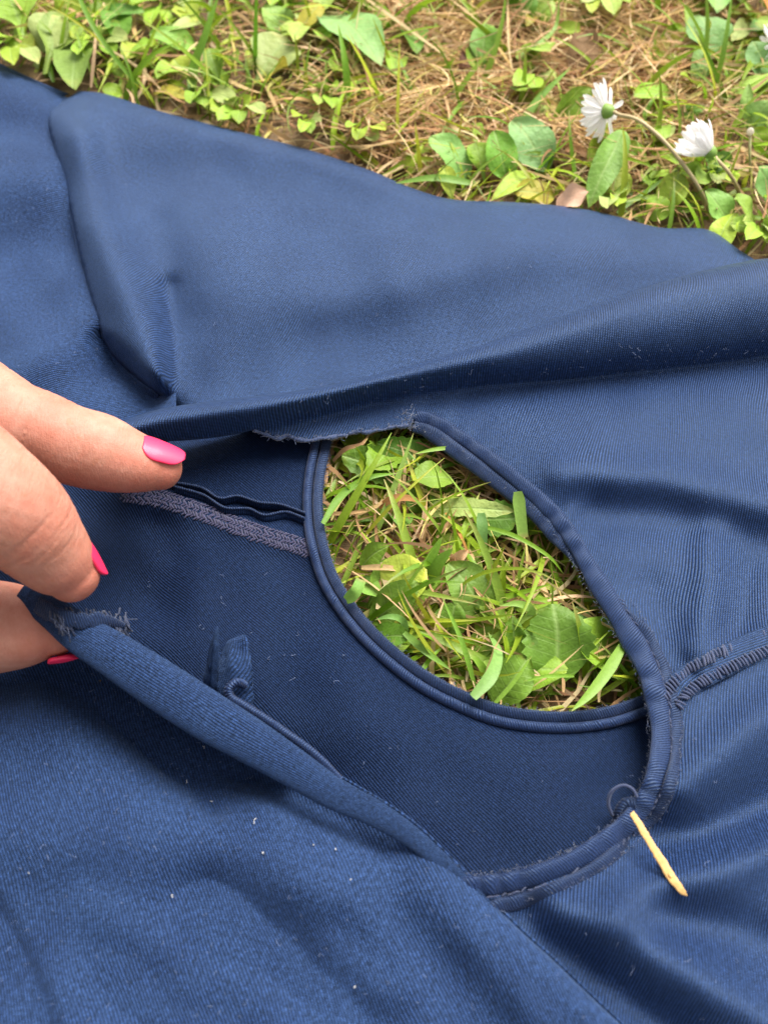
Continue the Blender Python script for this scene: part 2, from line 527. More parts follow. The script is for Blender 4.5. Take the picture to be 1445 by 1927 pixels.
# --- outline curves in photo pixels
TOP = cr([(-260, 10), (-120, 68), (0, 124), (60, 152), (120, 180)], 10)
S1TOP = cr([(150, 171), (200, 177), (290, 206), (400, 235), (500, 260), (600, 288), (700, 322), (765, 350), (850, 375), (960, 380), (1060, 388), (1140, 402), (1240, 428), (1330, 432), (1390, 470), (1470, 520), (1600, 590)], 10)
S1LEFT = cr([(150, 171), (92, 212), (100, 275), (126, 370), (148, 470), (176, 580), (203, 658), (262, 715), (312, 752), (350, 800)], 10)
CREST = cr([(205, 806), (225, 796), (300, 770), (420, 752), (560, 735), (700, 706), (800, 678), (900, 650), (1000, 615), (1100, 580), (1200, 545), (1300, 515), (1400, 492), (1445, 486), (1580, 476), (1760, 470)], 10)
TORN = cr([(770, 800), (735, 806), (700, 811), (650, 818), (605, 826), (575, 829), (545, 822), (520, 824), (497, 817), (478, 809)], 10)
TORN = TORN + np.stack([np.zeros(len(TORN)), und(TORN, 5, 26, 2.2)], 1)
ROLLB = cr([(478, 809), (440, 818), (400, 824), (330, 830), (280, 826), (225, 812)], 8)
BIND = cr([(782, 784), (815, 792), (868, 824), (920, 862), (968, 900), (1014, 938), (1056, 985), (1092, 1040), (1120, 1090), (1152, 1145), (1190, 1206), (1220, 1265), (1238, 1330), (1243, 1400), (1234, 1462), (1208, 1515), (1164, 1565), (1105, 1608), (1035, 1640), (960, 1660), (900, 1668), (840, 1660)], 10)
S0EDGE = cr([(628, 800), (622, 840), (610, 900), (607, 960), (615, 1020), (636, 1085), (678, 1150), (730, 1206), (800, 1262), (870, 1300), (950, 1330), (1050, 1341), (1140, 1332), (1215, 1308), (1330, 1270)], 10)
S3EDGE = cr([(520, 1400), (600, 1442), (680, 1487), (750, 1530), (800, 1570), (840, 1610), (880, 1650), (920, 1692), (980, 1752), (1040, 1806), (1100, 1864), (1170, 1930), (1330, 2080), (1500, 2230)], 10)

def yc(x): return np.interp(x, CREST[:, 0], CREST[:, 1])
def yv(x): return np.interp(x, [200, 480, 600, 700, 800, 906, 1060, 1215, 1370, 1445, 1760], [860, 812, 778, 752, 738, 724, 715, 698, 681, 668, 620])

def h_side(q):     # far left patch, lowest
    return 9 + und(q, 21, 330, 1.5) + roundoff(q, TOP, 45, 6) + stroke(q, [(-80, 470), (40, 480), (140, 440)], 60, -2.5) \
        + stroke(q, [(-60, 340), (60, 330)], 60, 2.2) + stroke(q, [(20, 700), (150, 630)], 50, 2.4) + stroke(q, [(60, 560), (200, 690)], 40, -1.6) + stroke(q, [(195, 640), (225, 690), (290, 745)], 26, -2.6) + stroke(q, [(-80, 230), (100, 250)], 40, -1.5)
def h_back(q):
    h = 14 + und(q, 33, 120, .16) + und(q, 31, 620, 1.2) + roundoff(q, S1TOP, 30, 5) + roundoff(q, S1LEFT, 52, 8)
    h += stroke(q, [(150, 260), (185, 420), (240, 560), (285, 660), (296, 745)], 44, 3.8)
    h += stroke(q, [(300, 430), (345, 600), (345, 760)], 45, -2.2)
    h += stroke(q, [(318, 540), (326, 660), (324, 775)], 22, -1.5)
    h += stroke(q, [(190, 350), (400, 330), (560, 420), (640, 470)], 70, -2.8) + stroke(q, [(330, 470), (520, 490), (680, 530)], 85, 1.3) + stroke(q, [(560, 330), (700, 400), (860, 420)], 55, -1.6)
    h += stroke(q, [(500, 590), (700, 500), (900, 470)], 110, 2.2)
    h += stroke(q, [(420, 740), (540, 670), (640, 640)], 75, -1.4)
    h += stroke(q, [(760, 520), (1000, 470), (1250, 480)], 70, 2.2)
    h += stroke(q, [(200, 655), (260, 715), (300, 748)], 20, -3)
    return h
def h_front(q):
    x, y = q[:, 0], q[:, 1]
    T = yv(x) - yc(x)
    s = np.clip((y - yc(x)) / T, 0, 3)
    H = np.interp(x, [200, 480, 780, 1000, 1200, 1445, 1760], [15, 13, 11.5, 13, 15.5, 18, 20])
    soft = sstep(700, 1150, x)
    f1 = np.where(s < 1, np.clip(1 - np.clip(s, 0, 1) ** 2.2, 0, 1) ** 0.9, 0)
    f2 = 1 - sstep(0.1, 1.35, s)
    h = 15 + H * (f1 * soft + f2 * (1 - soft)) + 6 * (1 - sstep(230, 800, x))
    h += roundoff(q, CREST, np.minimum(40, T * 0.45), 6)
    ymid = y - yv(x)
    h += 3.0 * np.exp(-((ymid - 110) / 85) ** 2) * sstep(850, 1050, x)
    h += -2.0 * np.exp(-((ymid - 14) / 30) ** 2) * sstep(780, 950, x)
    h += und(q, 41, 520, 0.9)
    h += pucker(q, BIND, 46, 55, 0.34) + und(q, 44, 110, .14) + pucker(q, SEAM2, 40, 40, .22)
    h += stroke(q, [(1130, 965), (1280, 985), (1460, 1040), (1600, 1100)], 46, -1.5)
    h += stroke(q, [(1060, 890), (1250, 900), (1460, 950), (1600, 980)], 45, 2.4)
    h += stroke(q, [(1335, 1020), (1330, 1130), (1318, 1215)], 36, 1.9)
    h += stroke(q, [(1405, 1080), (1390, 1180)], 34, -1.4)
    h += stroke(q, [(1225, 1110), (1255, 1200), (1275, 1270)], 40, -.8)
    h += stroke(q, [(1270, 1292), (1350, 1245), (1450, 1205), (1600, 1160)], 36, 1.0)
    h += stroke(q, [(1290, 1480), (1380, 1400), (1470, 1330)], 60, 3.0)
    h += stroke(q, [(1240, 1580), (1330, 1560), (1470, 1500)], 55, -3.4)
    h += stroke(q, [(1180, 1700), (1340, 1640), (1470, 1590)], 55, 2.4)
    h += stroke(q, [(1050, 1720), (1180, 1760), (1330, 1860), (1500, 1960)], 55, 3.2)
    h += stroke(q, [(1000, 1730), (1120, 1840), (1280, 1960)], 45, -2.2)
    h += stroke(q, [(1250, 1720), (1400, 1760), (1500, 1800)], 55, -2.4)
    return h
def h_lining(q):
    h = 10.5 + und(q, 51, 420, 0.85) + und(q, 52, 210, .3)
    h += stroke(q, [(150, 960), (230, 1010), (260, 1120)], 60, -2.2) + stroke(q, [(300, 1000), (330, 1060), (310, 1140)], 40, -1.5)
    h += stroke(q, [(255, 930), (400, 975), (575, 1030)], 30, 1.0)
    h += stroke(q, [(700, 1320), (900, 1440), (1100, 1480)], 130, 1.8)
    h += roundoff(q, S0EDGE, 24, 1.5) + pucker(q, off(S0EDGE, 30 + 0 * S0EDGE[:, 0]), 30, 26, 0.16) + und(q, 55, 130, .13)
    h += stroke(q, [(1150, 1480), (1215, 1400)], 60, -1.5)
    h += stroke(q, [(0, 1260), (200, 1330), (400, 1450), (560, 1520)], 120, -5.0)
    h = np.maximum(h, 2.5)
    return h
def h_lower(q):
    x, y = q[:, 0], q[:, 1]
    ed = np.vstack([[(60, 1120), (330, 1310), (450, 1375)], S3EDGE])
    h = 13.5 + und(q, 63, 120, .2) + und(q, 61, 480, 1.0) + roundoff(q, S3EDGE, 48, 5) * sstep(480, 600, x)
    h += 5.5 * sstep(620, 900, x) * np.exp(-(segdist(q, S3EDGE) / 110) ** 2)
    h += stroke(q, [(-40, 1240), (100, 1240), (240, 1330), (340, 1400), (430, 1432)], 78, -6.6)
    h += stroke(q, [(470, 1450), (600, 1520), (720, 1585)], 32, -2.6)
    h += stroke(q, [(215, 1340), (300, 1425), (400, 1525)], 24, -1.9)
    h += stroke(q, [(290, 1360), (400, 1450), (520, 1540)], 26, 1.0)
    h += stroke(q, [(0, 1560), (200, 1560), (420, 1600), (640, 1650)], 85, 2.6)
    h += stroke(q, [(390, 1690), (480, 1740), (600, 1840), (700, 1930)], 75, -2.2)
    h += stroke(q, [(560, 1700), (680, 1800), (800, 1930)], 75, 1.6)
    h += stroke(q, [(640, 1740), (730, 1830)], 35, -.8)
    h += stroke(q, [(240, 1840), (340, 1900), (430, 2000)], 85, -1.8)
    h += stroke(q, [(130, 1640), (260, 1760), (330, 1860)], 85, 1.3)
    h += stroke(q, [(800, 1680), (900, 1790), (1010, 1930)], 46, 1.5)
    dl = segdist(q, [(-60, 1610), (0, 1700), (55, 1800), (110, 1930), (150, 2050)])
    sg = np.sign((x - np.interp(y, [1610, 1700, 1800, 1930, 2050], [-60, 0, 55, 110, 150])))
    h += 1.7 * np.tanh(sg * dl / 16) * np.exp(-(dl / 100) ** 2)
    h = np.maximum(h, h_lining(q) + 2.0)
    return h

side_poly = np.vstack([TOP, [(190, 210), (260, 400), (330, 700), (330, 790), (150, 830), (50, 890), (10, 1000), (0, 1160), (-300, 1300)]])
sheet('side_panel', side_poly, h_side, M['jersey_worn'], 7, -62, lips=[(TOP, 8, 3, 1)])
back_poly = np.vstack([S1TOP, [(1600, 570), (1300, 610), (1000, 690), (800, 745), (600, 800), (360, 815)], S1LEFT[::-1]])
sheet('back_panel', back_poly, h_back, M['jersey'], 6, -24, lips=[(S1TOP, 12, 1.2, 1), (S1LEFT, 8, 1.0, -1)])
front_poly = np.vstack([CREST, [(1780, 2260), (1000, 2260), (900, 1900), (830, 1720)], BIND[::-1], TORN, ROLLB])
sheet('front_panel', front_poly, h_front, M['jersey_satin'], 6, -14, lips=[(CREST, 14, 1.0, 1)])
lin_poly = np.vstack([[(-30, 1000), (20, 880), (120, 845), (250, 815), (450, 795)], S0EDGE, [(1290, 1440), (1215, 1585), (1050, 1700), (900, 1760), (400, 1600), (20, 1330), (-30, 1150)]])
sheet('lining_panel', lin_poly, h_lining, M['jersey_inside'], 6, 42)
low_poly = np.vstack([[(-300, 1100), (40, 1130), (160, 1180), (300, 1285), (400, 1350), (470, 1385)], S3EDGE, [(1300, 2250), (-300, 2250)]])
sheet('lower_panel', low_poly, h_lower, M['jersey_worn'], 6, 24, lips=[(S3EDGE, 10, .8, 1)])

# folded strap of the lower panel, pulled up by the hand
st = cr([(40, 1118, 34, 22), (95, 1150, 34, 30), (150, 1192, 33, 37), (215, 1232, 31, 42), (300, 1288, 28, 46), (390, 1346, 25, 46), (470, 1393, 22.5, 42), (550, 1443, 20, 36), (625, 1491, 18.9, 30), (706, 1531, 18.2, 25), (776, 1576, 17.4, 20), (848, 1639, 16.4, 16), (922, 1711, 15, 11), (1006, 1784, 13, 7)], 8)
pts = P(st[:, 0], st[:, 1], st[:, 2])
scl = np.array([mm_per_px(p) for p in pts])
V, F, uv = tube(pts, st[:, 3] * scl, st[:, 3] * scl * 0.42, up=-VF + np.array([0, 0, .5]), nc=28)
uv = uv[:, ::-1] * np.array([1.6, 1.0])
obj('folded_edge', mesh('folded_edge', V, F, uv), M['jersey_worn'], garment)
occupy(V)

bk = []  # hidden half of the fold, added to block light from behind the strap
for f_, dz in ((0.0, -1.0), (0.25, -6), (0.6, -14), (1.0, -27)):
    bk.append(P(st[:58, 0] + 10 * f_, st[:58, 1] - 6 * f_, np.maximum(st[:58, 2] + dz * st[:58, 2] / 31, 2.5)))
V = np.vstack(bk); m = len(bk[0])
F = [[j * m + i, j * m + i + 1, (j + 1) * m + i + 1, (j + 1) * m + i] for j in range(3) for i in range(m - 1)]
o = obj('fold_underside', mesh('fold_underside', V, F, np.stack([np.tile(np.arange(m) * .8, 4), np.repeat(np.arange(4) * 6, m)], 1)), M['jersey_inside'], garment)
md = o.modifiers.new('thickness', 'SOLIDIFY'); md.thickness = 0.0004

# --- bindings
def run3(line, hf, dh, step=1.6):
    L = resample(line, step)
    h = hf(L) + dh
    q = P(L[:, 0], L[:, 1], h)
    # smooth
    for _ in range(12):
        q[1:-1] = (q[:-2] + 2 * q[1:-1] + q[2:]) / 4
    return q
def wob(n, seed, a, wl):
    return und(np.stack([np.arange(n), np.zeros(n)], 1), seed, wl, a)

bl = resample(BIND, 1.0)
frac = np.linspace(0, 1, len(bl))
q = run3(off(BIND, 0 * BIND[:, 0]), h_front, 1.0, 1.3)
wd = np.interp(np.linspace(0, 1, len(q)), [0, .05, .2, .45, .52, .6, .8, .93, 1], [15, 13, 14, 20, 18, 18, 17, 16, 14]) * 0.135e-3
wd = wd * (1 + wob(len(q), 3, 0.06, 110))
q[:, 2] += wob(len(q), 6, 0.00022, 130)
V, F, uv = tube(q, wd, wd * 0.38, up=-VF, nc=18, ribs=0.00008, lam=0.0006, slant=0.25, sq=0.9)
obj('neck_binding', mesh('neck_binding', V, F, uv), M['binding'], garment); occupy(V)
# flat inner half of the binding at the torn end
i0 = resample(BIND, 4); k1 = int(len(i0) * 0.33)
seg = i0[:k1]
q = run3(off(seg, np.interp(np.linspace(0, 1, k1), [0, .25, .8, 1], [20, 27, 24, 10])), h_front, -0.4, 1.3)
w_ = np.interp(np.linspace(0, 1, len(q)), [0, .1, .8, 1], [10, 15, 14, 6]) * 0.14e-3
V, F, uv = tube(q, w_, w_ * 0.45, up=-VF, nc=14, ribs=0.00018, lam=0.00062, slant=-0.3, sq=0.7)
obj('binding_allowance', mesh('binding_allowance', V, F, uv), M['binding_edge'], garment); occupy(V)
# raw outer flange with its stitched edge
def flange(a, b, dist, width, dh):
    s_ = i0[int(len(i0) * a):int(len(i0) * b)]
    n_ = len(s_)
    q = run3(off(s_, -np.interp(np.linspace(0, 1, n_), [0, .15, .85, 1], dist)), h_front, dh, 1.3)
    w_ = np.interp(np.linspace(0, 1, len(q)), [0, .1, .9, 1], width) * 0.14e-3 * (1 + wob(len(q), 9, 0.10, 60))
    V, F, uv = tube(q, w_, w_ * 0.5, up=-VF, nc=14, ribs=0.0001, lam=0.00066, slant=0.5, sq=0.75)
    obj('binding_flange', mesh('binding_flange', V, F, uv), M['binding_edge'], garment)
flange(0.40, 0.73, [14, 28, 30, 20], [4, 10, 11, 6], 0.1)
flange(0.74, 0.965, [20, 30, 40, 46], [6, 11, 11, 8], 0.1)

q = run3(off(S0EDGE, 9 + 0 * S0EDGE[:, 0]), h_lining, 0.7, 1.2)
V, F, uv = tube(q, 0.00135, 0.0006, up=-VF, nc=12, ribs=0.00018, lam=0.00055, slant=0.4, sq=0.7)
obj('back_binding', mesh('back_binding', V, F, uv), M['binding_edge'], garment); occupy(V)
q = run3(off(S0EDGE, 29 + 0 * S0EDGE[:, 0]), h_lining, 1.0, 1.2)
V, F, uv = tube(q, 0.00115, 0.0009, up=-VF, nc=14, ribs=0.00012, lam=0.00055, slant=0.6)
obj('back_piping', mesh('back_piping', V, F, uv), M['binding'], garment)

# --- stitched rows: many small thread loops joined into one part
def loops(line, hf, dh, rows, gap, pitch, rad, name, mat, tilt=0.6, lenpx=1.2):
    J = Join()
    for r_ in range(rows):
        L = resample(off(line, (r_ - (rows - 1) / 2) * gap + 0 * line[:, 0]), pitch)
        h = hf(L) + dh
        c3 = P(L[:, 0], L[:, 1], h)
        t = norm(np.gradient(L, axis=0))
        for k in range(len(L)):
            nrm = np.array([-t[k, 1], t[k, 0]])
            tl = tilt * (1 if r_ % 2 else -1)
            a = L[k] - nrm * gap * 0.5 * lenpx - t[k] * pitch * tl
            b = L[k] + nrm * gap * 0.5 * lenpx + t[k] * pitch * tl
            jx = rng.normal(0, pitch * 0.27, 2)
            pa, pb = P(a[0] + jx[0], a[1], h[k] - 0.15), P(b[0], b[1] + jx[1], h[k] - 0.15)
            pm = (pa + pb) / 2 + np.array([0, 0, rad * 1.1 * rng.uniform(0.8, 1.2)])
            path = cr([pa, pm, pb], 3)
            rr = rad * rng.uniform(0.85, 1.15) * np.array([0.7, 1, 1, 1, 1, 1, 0.7])
            V, F, uv = tube(path, rr, nc=6)
            J.add(V, F, uv)
    o = obj(name, J.mesh(name), mat, garment); o['kind'] = 'stuff'
    return o
SEAM0 = cr([(232, 928), (300, 938), (390, 968), (480, 1002), (545, 1022), (582, 1034)], 8)
loops(SEAM0, h_lining, 0.02, 5, 6.4, 6.0, 0.00024, 'overlock_stitching', M['overlock'])
loops(off(SEAM2, -15 + 0 * SEAM2[:, 0]), h_front, 1.1, 1, 20, 7.0, 0.00032, 'seam_stitching', M['seamthread'], 0.25, 1.0)
loops(off(SEAM2, 17 + 0 * SEAM2[:, 0]), h_front, 1.0, 1, 20, 7.0, 0.00032, 'seam_stitching', M['seamthread'], -0.3, 1.0)
q = run3(off(SEAM2, 2 + 0 * SEAM2[:, 0]), h_front, 0.1, 2)
V, F, uv = tube(q, 0.0037, 0.0005, up=(0, -0.15, 1), nc=14)
obj('seam_band', mesh('seam_band', V, F, uv[:, ::-1]), M['jersey_satin'], garment)

# standing raw seam allowance above the overlocked seam (two wavy lips)
for k, (line, ht) in enumerate((([(318, 908), (380, 920), (415, 940), (450, 936), (490, 948), (530, 952), (576, 968)], 2.6), ([(330, 918), (385, 934), (425, 958), (470, 960), (500, 972), (540, 966), (575, 978)], 2.0))):
    L = resample(cr(line, 8), 3)
    hb = h_lining(L)
    rows = []
    for j in range(6):
        f = j / 5
        rows.append(P(L[:, 0] - 2 * f, L[:, 1] + 14 * (1 - f) - 3, hb + 0.2 + ht * f ** 0.7))
    V = np.vstack(rows); m = len(L)
    F = [[j * m + i, j * m + i + 1, (j + 1) * m + i + 1, (j + 1) * m + i] for j in range(5) for i in range(m - 1)]
    uv = np.stack([np.tile(np.arange(m) * 0.4, 6), np.repeat(np.arange(6) * 0.5, m)], 1)
    o = obj('seam_allowance', mesh('seam_allowance', V, F, uv), M['jersey_inside'], garment)
    md = o.modifiers.new('thickness', 'SOLIDIFY'); md.thickness = 0.0004
    V, F, uv = tube(rows[-1], 0.00034, nc=7, ribs=0.0001, lam=0.0005)
    obj('rolled_raw_edge', mesh('rolled_raw_edge', V, F, uv), M['binding_edge'], garment)

# fabric tab and elastic cord lying on the lining
def ribbon(name, rows, mat, thick=0.0004):
    m = len(rows[0]); V = np.vstack(rows); k = len(rows)
    F = [[j * m + i, j * m + i + 1, (j + 1) * m + i + 1, (j + 1) * m + i] for j in range(k - 1) for i in range(m - 1)]
    uv = np.stack([np.tile(np.arange(m) * 4.3, k) + np.repeat(np.arange(k) * 1.3, m), np.repeat(np.arange(k) * 5.0, m)], 1)
    o = obj(name, mesh(name, V, F, uv), mat, garment)
    md = o.modifiers.new('thickness', 'SOLIDIFY'); md.thickness = thick
    sm = o.modifiers.new('smooth', 'SUBSURF'); sm.subdivision_type = 'SIMPLE'; sm.levels = sm.render_levels = 2
    tx = bpy.data.textures.new('crumple', 'CLOUDS'); tx.noise_scale = 0.004
    dm = o.modifiers.new('crumple', 'DISPLACE'); dm.texture = tx; dm.strength = 0.0016; dm.mid_level = 0.5; dm.texture_coords = 'GLOBAL'
    return o
# narrow standing fold, then the broader twisted leaf of cloth beside it
ribbon('fabric_tab', [np.array([P(*p) for p in r_]) for r_ in (
    [(411, 1180, 25), (405, 1190, 25), (398, 1203, 22)], [(413, 1210, 22.5), (402, 1216, 23), (391, 1230, 19)],
    [(411, 1246, 18.5), (398, 1250, 19.5), (386, 1264, 15)], [(409, 1282, 14), (397, 1286, 14.5), (382, 1296, 11)], [(412, 1308, 10), (400, 1312, 10.5), (384, 1314, 9)])], M['jersey'])
ribbon('fabric_tab', [np.array([P(*p) for p in r_]) for r_ in (
    [(421, 1216, 15), (440, 1203, 18.5), (461, 1192, 20)], [(417, 1226, 14.5), (438, 1222, 18.5), (469, 1234, 17)],
    [(411, 1256, 14), (436, 1250, 17.5), (478, 1268, 15.5)], [(407, 1286, 12.5), (436, 1278, 16), (478, 1304, 13)], [(408, 1308, 11), (434, 1312, 13), (470, 1336, 10)])], M['jersey_worn'])
cord = cr([(462, 1290, 15), (446, 1284, 17), (431, 1296, 17), (436, 1314, 16), (470, 1334, 15), (530, 1374, 13.5), (590, 1418, 12), (640, 1468, 8)], 24)
q = resample(P(cord[:, 0], cord[:, 1], cord[:, 2] + 0.8), 0.00012)
V, F, uv = tube(q, 0.00098, nc=12, ribs=0.0002, lam=0.0006)
obj('elastic_cord', mesh('elastic_cord', V, F, uv), M['binding'], garment)

loops(off(i0[int(len(i0) * .38):int(len(i0) * .96)], -21 + 0 * i0[int(len(i0) * .38):int(len(i0) * .96)][:, 0]), h_front, 0.9, 1, 7, 13, 0.00016, 'binding_stitching', M['seamthread'], 0.42, 0.5)
# frayed end of the seam held between the fingers
J = Join()
for k in range(75):
    x0 = 92 + 150 * rng.random(); y0 = 1152 + (x0 - 92) * 0.10 + rng.normal(0, 8); h0 = 37.6 - (x0 - 92) * 0.055
    a = np.array([P(x0, y0, h0), P(x0 + rng.normal(0, 5), y0 + 12, h0 + rng.uniform(.5, 2)), P(x0 + rng.normal(4, 8), y0 + 24 + rng.normal(0, 6), h0 - 0.8)])
    V, F, uv = tube(cr(a, 5), 0.00016 * rng.uniform(.7, 1.7), nc=5)
    J.add(V, F, uv)
o = obj('frayed_threads', J.mesh('frayed_threads'), M['fray_dark'], garment); o['kind'] = 'stuff'
q = cr([P(70, 1138, 36), P(110, 1160, 37), P(150, 1168, 36.5), P(195, 1168, 34.5), P(236, 1178, 31)], 40)
V, F, uv = tube(q, np.interp(np.linspace(0,1,len(q)),[0,.7,1],[.0019, .0017, .0007])*(1+wob(len(q),5,.10,17)), 0.00035, up=-VF, nc=12, ribs=0.0002, lam=0.0007, slant=0.5)
obj('torn_seam_end', mesh('torn_seam_end', V, F, uv), M['binding_edge'], garment)

# loose sewing thread and gathered pucker on the ring
cord = cr([(1152, 1535, 15), (1144, 1512, 17), (1150, 1490, 19), (1170, 1478, 20), (1188, 1484, 20), (1198, 1500, 19)], 14)
V, F, uv = tube(P(cord[:, 0], cord[:, 1], cord[:, 2]), 0.00034, nc=7, ribs=0.00006, lam=0.0005)
obj('loose_thread', mesh('loose_thread', V, F, uv), M['seamthread'], garment)
cord = cr([(1162, 1552, 12), (1166, 1528, 15), (1178, 1512, 16.5), (1196, 1514, 17)], 14)
V, F, uv = tube(P(cord[:, 0], cord[:, 1], cord[:, 2]), 0.0013, 0.0012, up=-VF, nc=12, ribs=0.0001, lam=0.0006)
obj('pucker', mesh('pucker', V, F, uv), M['binding_edge'], garment)

# rolled torn edge and its fringe
q = run3(TORN, h_front, 0.0, 2.0)
V, F, uv = tube(q, 0.00045 * (1 + wob(len(q), 13, .35, 14)), nc=8, ribs=0.00018, lam=0.0009)
obj('torn_edge', mesh('torn_edge', V, F, uv), M['fray'], garment)
def fibres(name, seeds, n_each, length, rad, mat, parent, curl=1.0):
    J = Join()
    for p in seeds:
        for _ in range(n_each):
            d = norm(rng.normal(0, 1, 3) + np.array([0, 0, .6])); L = length * rng.uniform(.4, 1.3)
            e = norm(rng.normal(0, 1, 3))
            pts = [p + d * L * t + e * L * 0.35 * curl * math.sin(t * rng.uniform(2, 5)) for t in np.linspace(0, 1, 6)]
            V, F, uv = tube(np.array(pts), rad * rng.uniform(.6, 1.3), nc=3, cap=False, up=(.3, .5, .8))
            J.add(V, F, uv)
    o = obj(name, J.mesh(name), mat, parent); o['kind'] = 'stuff'
    return o
sd_ = np.vstack([q[::4], P(770 + rng.normal(0, 8, 18), 790 + rng.normal(0, 10, 18), 20 + rng.normal(0, .5, 18))])
fibres('torn_fringe', sd_, 4, 0.0013, 0.00008, M['fray'], garment)
q2 = run3(off(BIND, 22 + 0 * BIND[:, 0]), h_front, 0.2, 5)
q3 = run3(off(S0EDGE, -1 + 0 * S0EDGE[:, 0]), h_lining, 0.5, 5)
q4 = run3(off(i0[int(len(i0) * .4):int(len(i0) * .96)], -38 + 0 * i0[int(len(i0) * .4):int(len(i0) * .96)][:, 0]), h_front, 0.4, 6)
fibres('binding_fuzz', np.vstack([q2, q3, q4]), 2, 0.0009, 0.000055, M['fray'], garment)

# lint and pilling caught on the cloth
def on(n, box, hf, poly=None):
    x = rng.uniform(box[0], box[2], n); y = rng.uniform(box[1], box[3], n)
    qq = np.stack([x, y], 1)
    if poly is not None:
        qq = qq[inside(qq, poly)]
    return P(qq[:, 0], qq[:, 1], hf(qq) + 0.15)
xs = rng.uniform(560, 1445, 130); ys = yv(xs) + rng.normal(-18, 16, 130); qq = np.stack([xs, ys], 1)
seeds = [P(xs, ys, h_front(qq) + 0.3), on(260, (0, 1250, 1100, 1927), h_lower, low_poly), on(140, (0, 180, 300, 760), h_side, side_poly), on(110, (200, 220, 1300, 720), h_back, back_poly), on(150, (500, 850, 1445, 1927), h_front, front_poly), on(110, (200, 1000, 1200, 1600), h_lining, lin_poly)]
dark = np.stack([rng.uniform(120, 520, 110), rng.uniform(1200, 1500, 110)], 1); dark = dark[inside(dark, low_poly)]
seeds.append(P(dark[:, 0], dark[:, 1], h_lower(dark) + 0.3))
o = fibres('lint', np.vstack(seeds), 1, 0.0010, 0.000038, M['lint'], None, 1.6)
tag(o, 'fine pale lint fibres scattered over the navy cloth', None, None, 'stuff')
J = Join()
for (x, y, h, L, a) in [(384, 1405, 15, 1.2, .3), (352, 1472, 16, 2.2, -.3), (398, 1508, 16, 2.0, .3), (480, 1545, 17, 2.4, .5), (495, 1605, 18, .9, 1), (590, 1590, 19, .9, 0), (632, 1598, 18, .8, 1), (325, 1686, 17, 1.6, 0), (668, 1858, 18, 1.2, 0.7), (55, 1643, 16, 1.3, .9), (660, 1655, 18, .7, 0)]:
    hh = float(h_lower(np.array([[x, y]], float))[0]) + 0.4
    kx, ky = rng.uniform(2, 5, 2); L = L * rng.uniform(.22, .5) / 0.12
    ro = rng.uniform(0, 6.3); cr_, sr_ = math.cos(ro), math.sin(ro); cw = rng.uniform(.05, .5)
    pts = [P(x + L * (cr_ * t - sr_ * cw * math.cos(ky * t * 1.6)), y + L * (sr_ * t + cr_ * cw * math.cos(ky * t * 1.6) + .2 * math.sin(kx * t * 2)), hh + .3 * math.sin(3 * t)) for t in np.linspace(-.5, .5, 12)]
    V, F, uv = tube(np.array(pts), 0.00006 * rng.uniform(.6, 1.6, 12), nc=5); J.add(V, F, uv)
o = obj('fluff', J.mesh('fluff'), M['fluff'])
tag(o, 'tiny white bits of fluff stuck on the lower left cloth', None, None, 'stuff')

# ------------------------------------------------------------------ straw splinter on the cloth
def splinter():
    root = thing('straw_splinter', 'dry orange-tan straw splinter lying across the navy neck binding', 'straw', P(1190, 1532, 19))
    c = cr([(1188, 1529, 20.5, 5), (1205, 1556, 20.5, 6.5), (1225, 1590, 20, 6.5), (1245, 1622, 19.5, 8), (1262, 1650, 19, 8.2), (1280, 1674, 18.5, 6), (1293, 1686, 18, 4)], 12)
    c[:, 3] = np.maximum(c[:, 3], 2.5) * .72 * (1 + rng.normal(0, .04, len(c))); c[:, 0] += rng.normal(0, .5, len(c))
    c[-8:, 3] *= np.linspace(1, .12, 8)
    c[:, 2] = np.maximum(c[:, 2], h_front(c[:, :2]) + 0.7)
    p = P(c[:, 0], c[:, 1], c[:, 2]); r_ = c[:, 3] * 0.12e-3
    V, F, uv = tube(p, r_ * 1.3, r_ * 0.36, up=-VF, nc=10, sq=0.5)
    obj('stalk', mesh('stalk', V, F, uv), M['straw'], root)
    for a in ([(1252, 1640, .9), (1240, 1622, 1.8), (1229, 1611, 2.6)], [(1258, 1645, .9), (1248, 1628, 1.6), (1236, 1622, 2)], [(1264, 1652, .9), (1254, 1640, 1.5), (1245, 1637, 1.8)]):
        a = [(x, y, float(h_front(np.array([[x, y]], float))[0]) + z) for x, y, z in a]
        c = cr(a, 5); V, F, uv = tube(P(c[:, 0], c[:, 1], c[:, 2]), np.linspace(0.00045, 0.0001, len(c)), nc=5)
        obj('frayed_fibre', mesh('frayed_fibre', V, F, uv), M['straw'], root)
splinter()

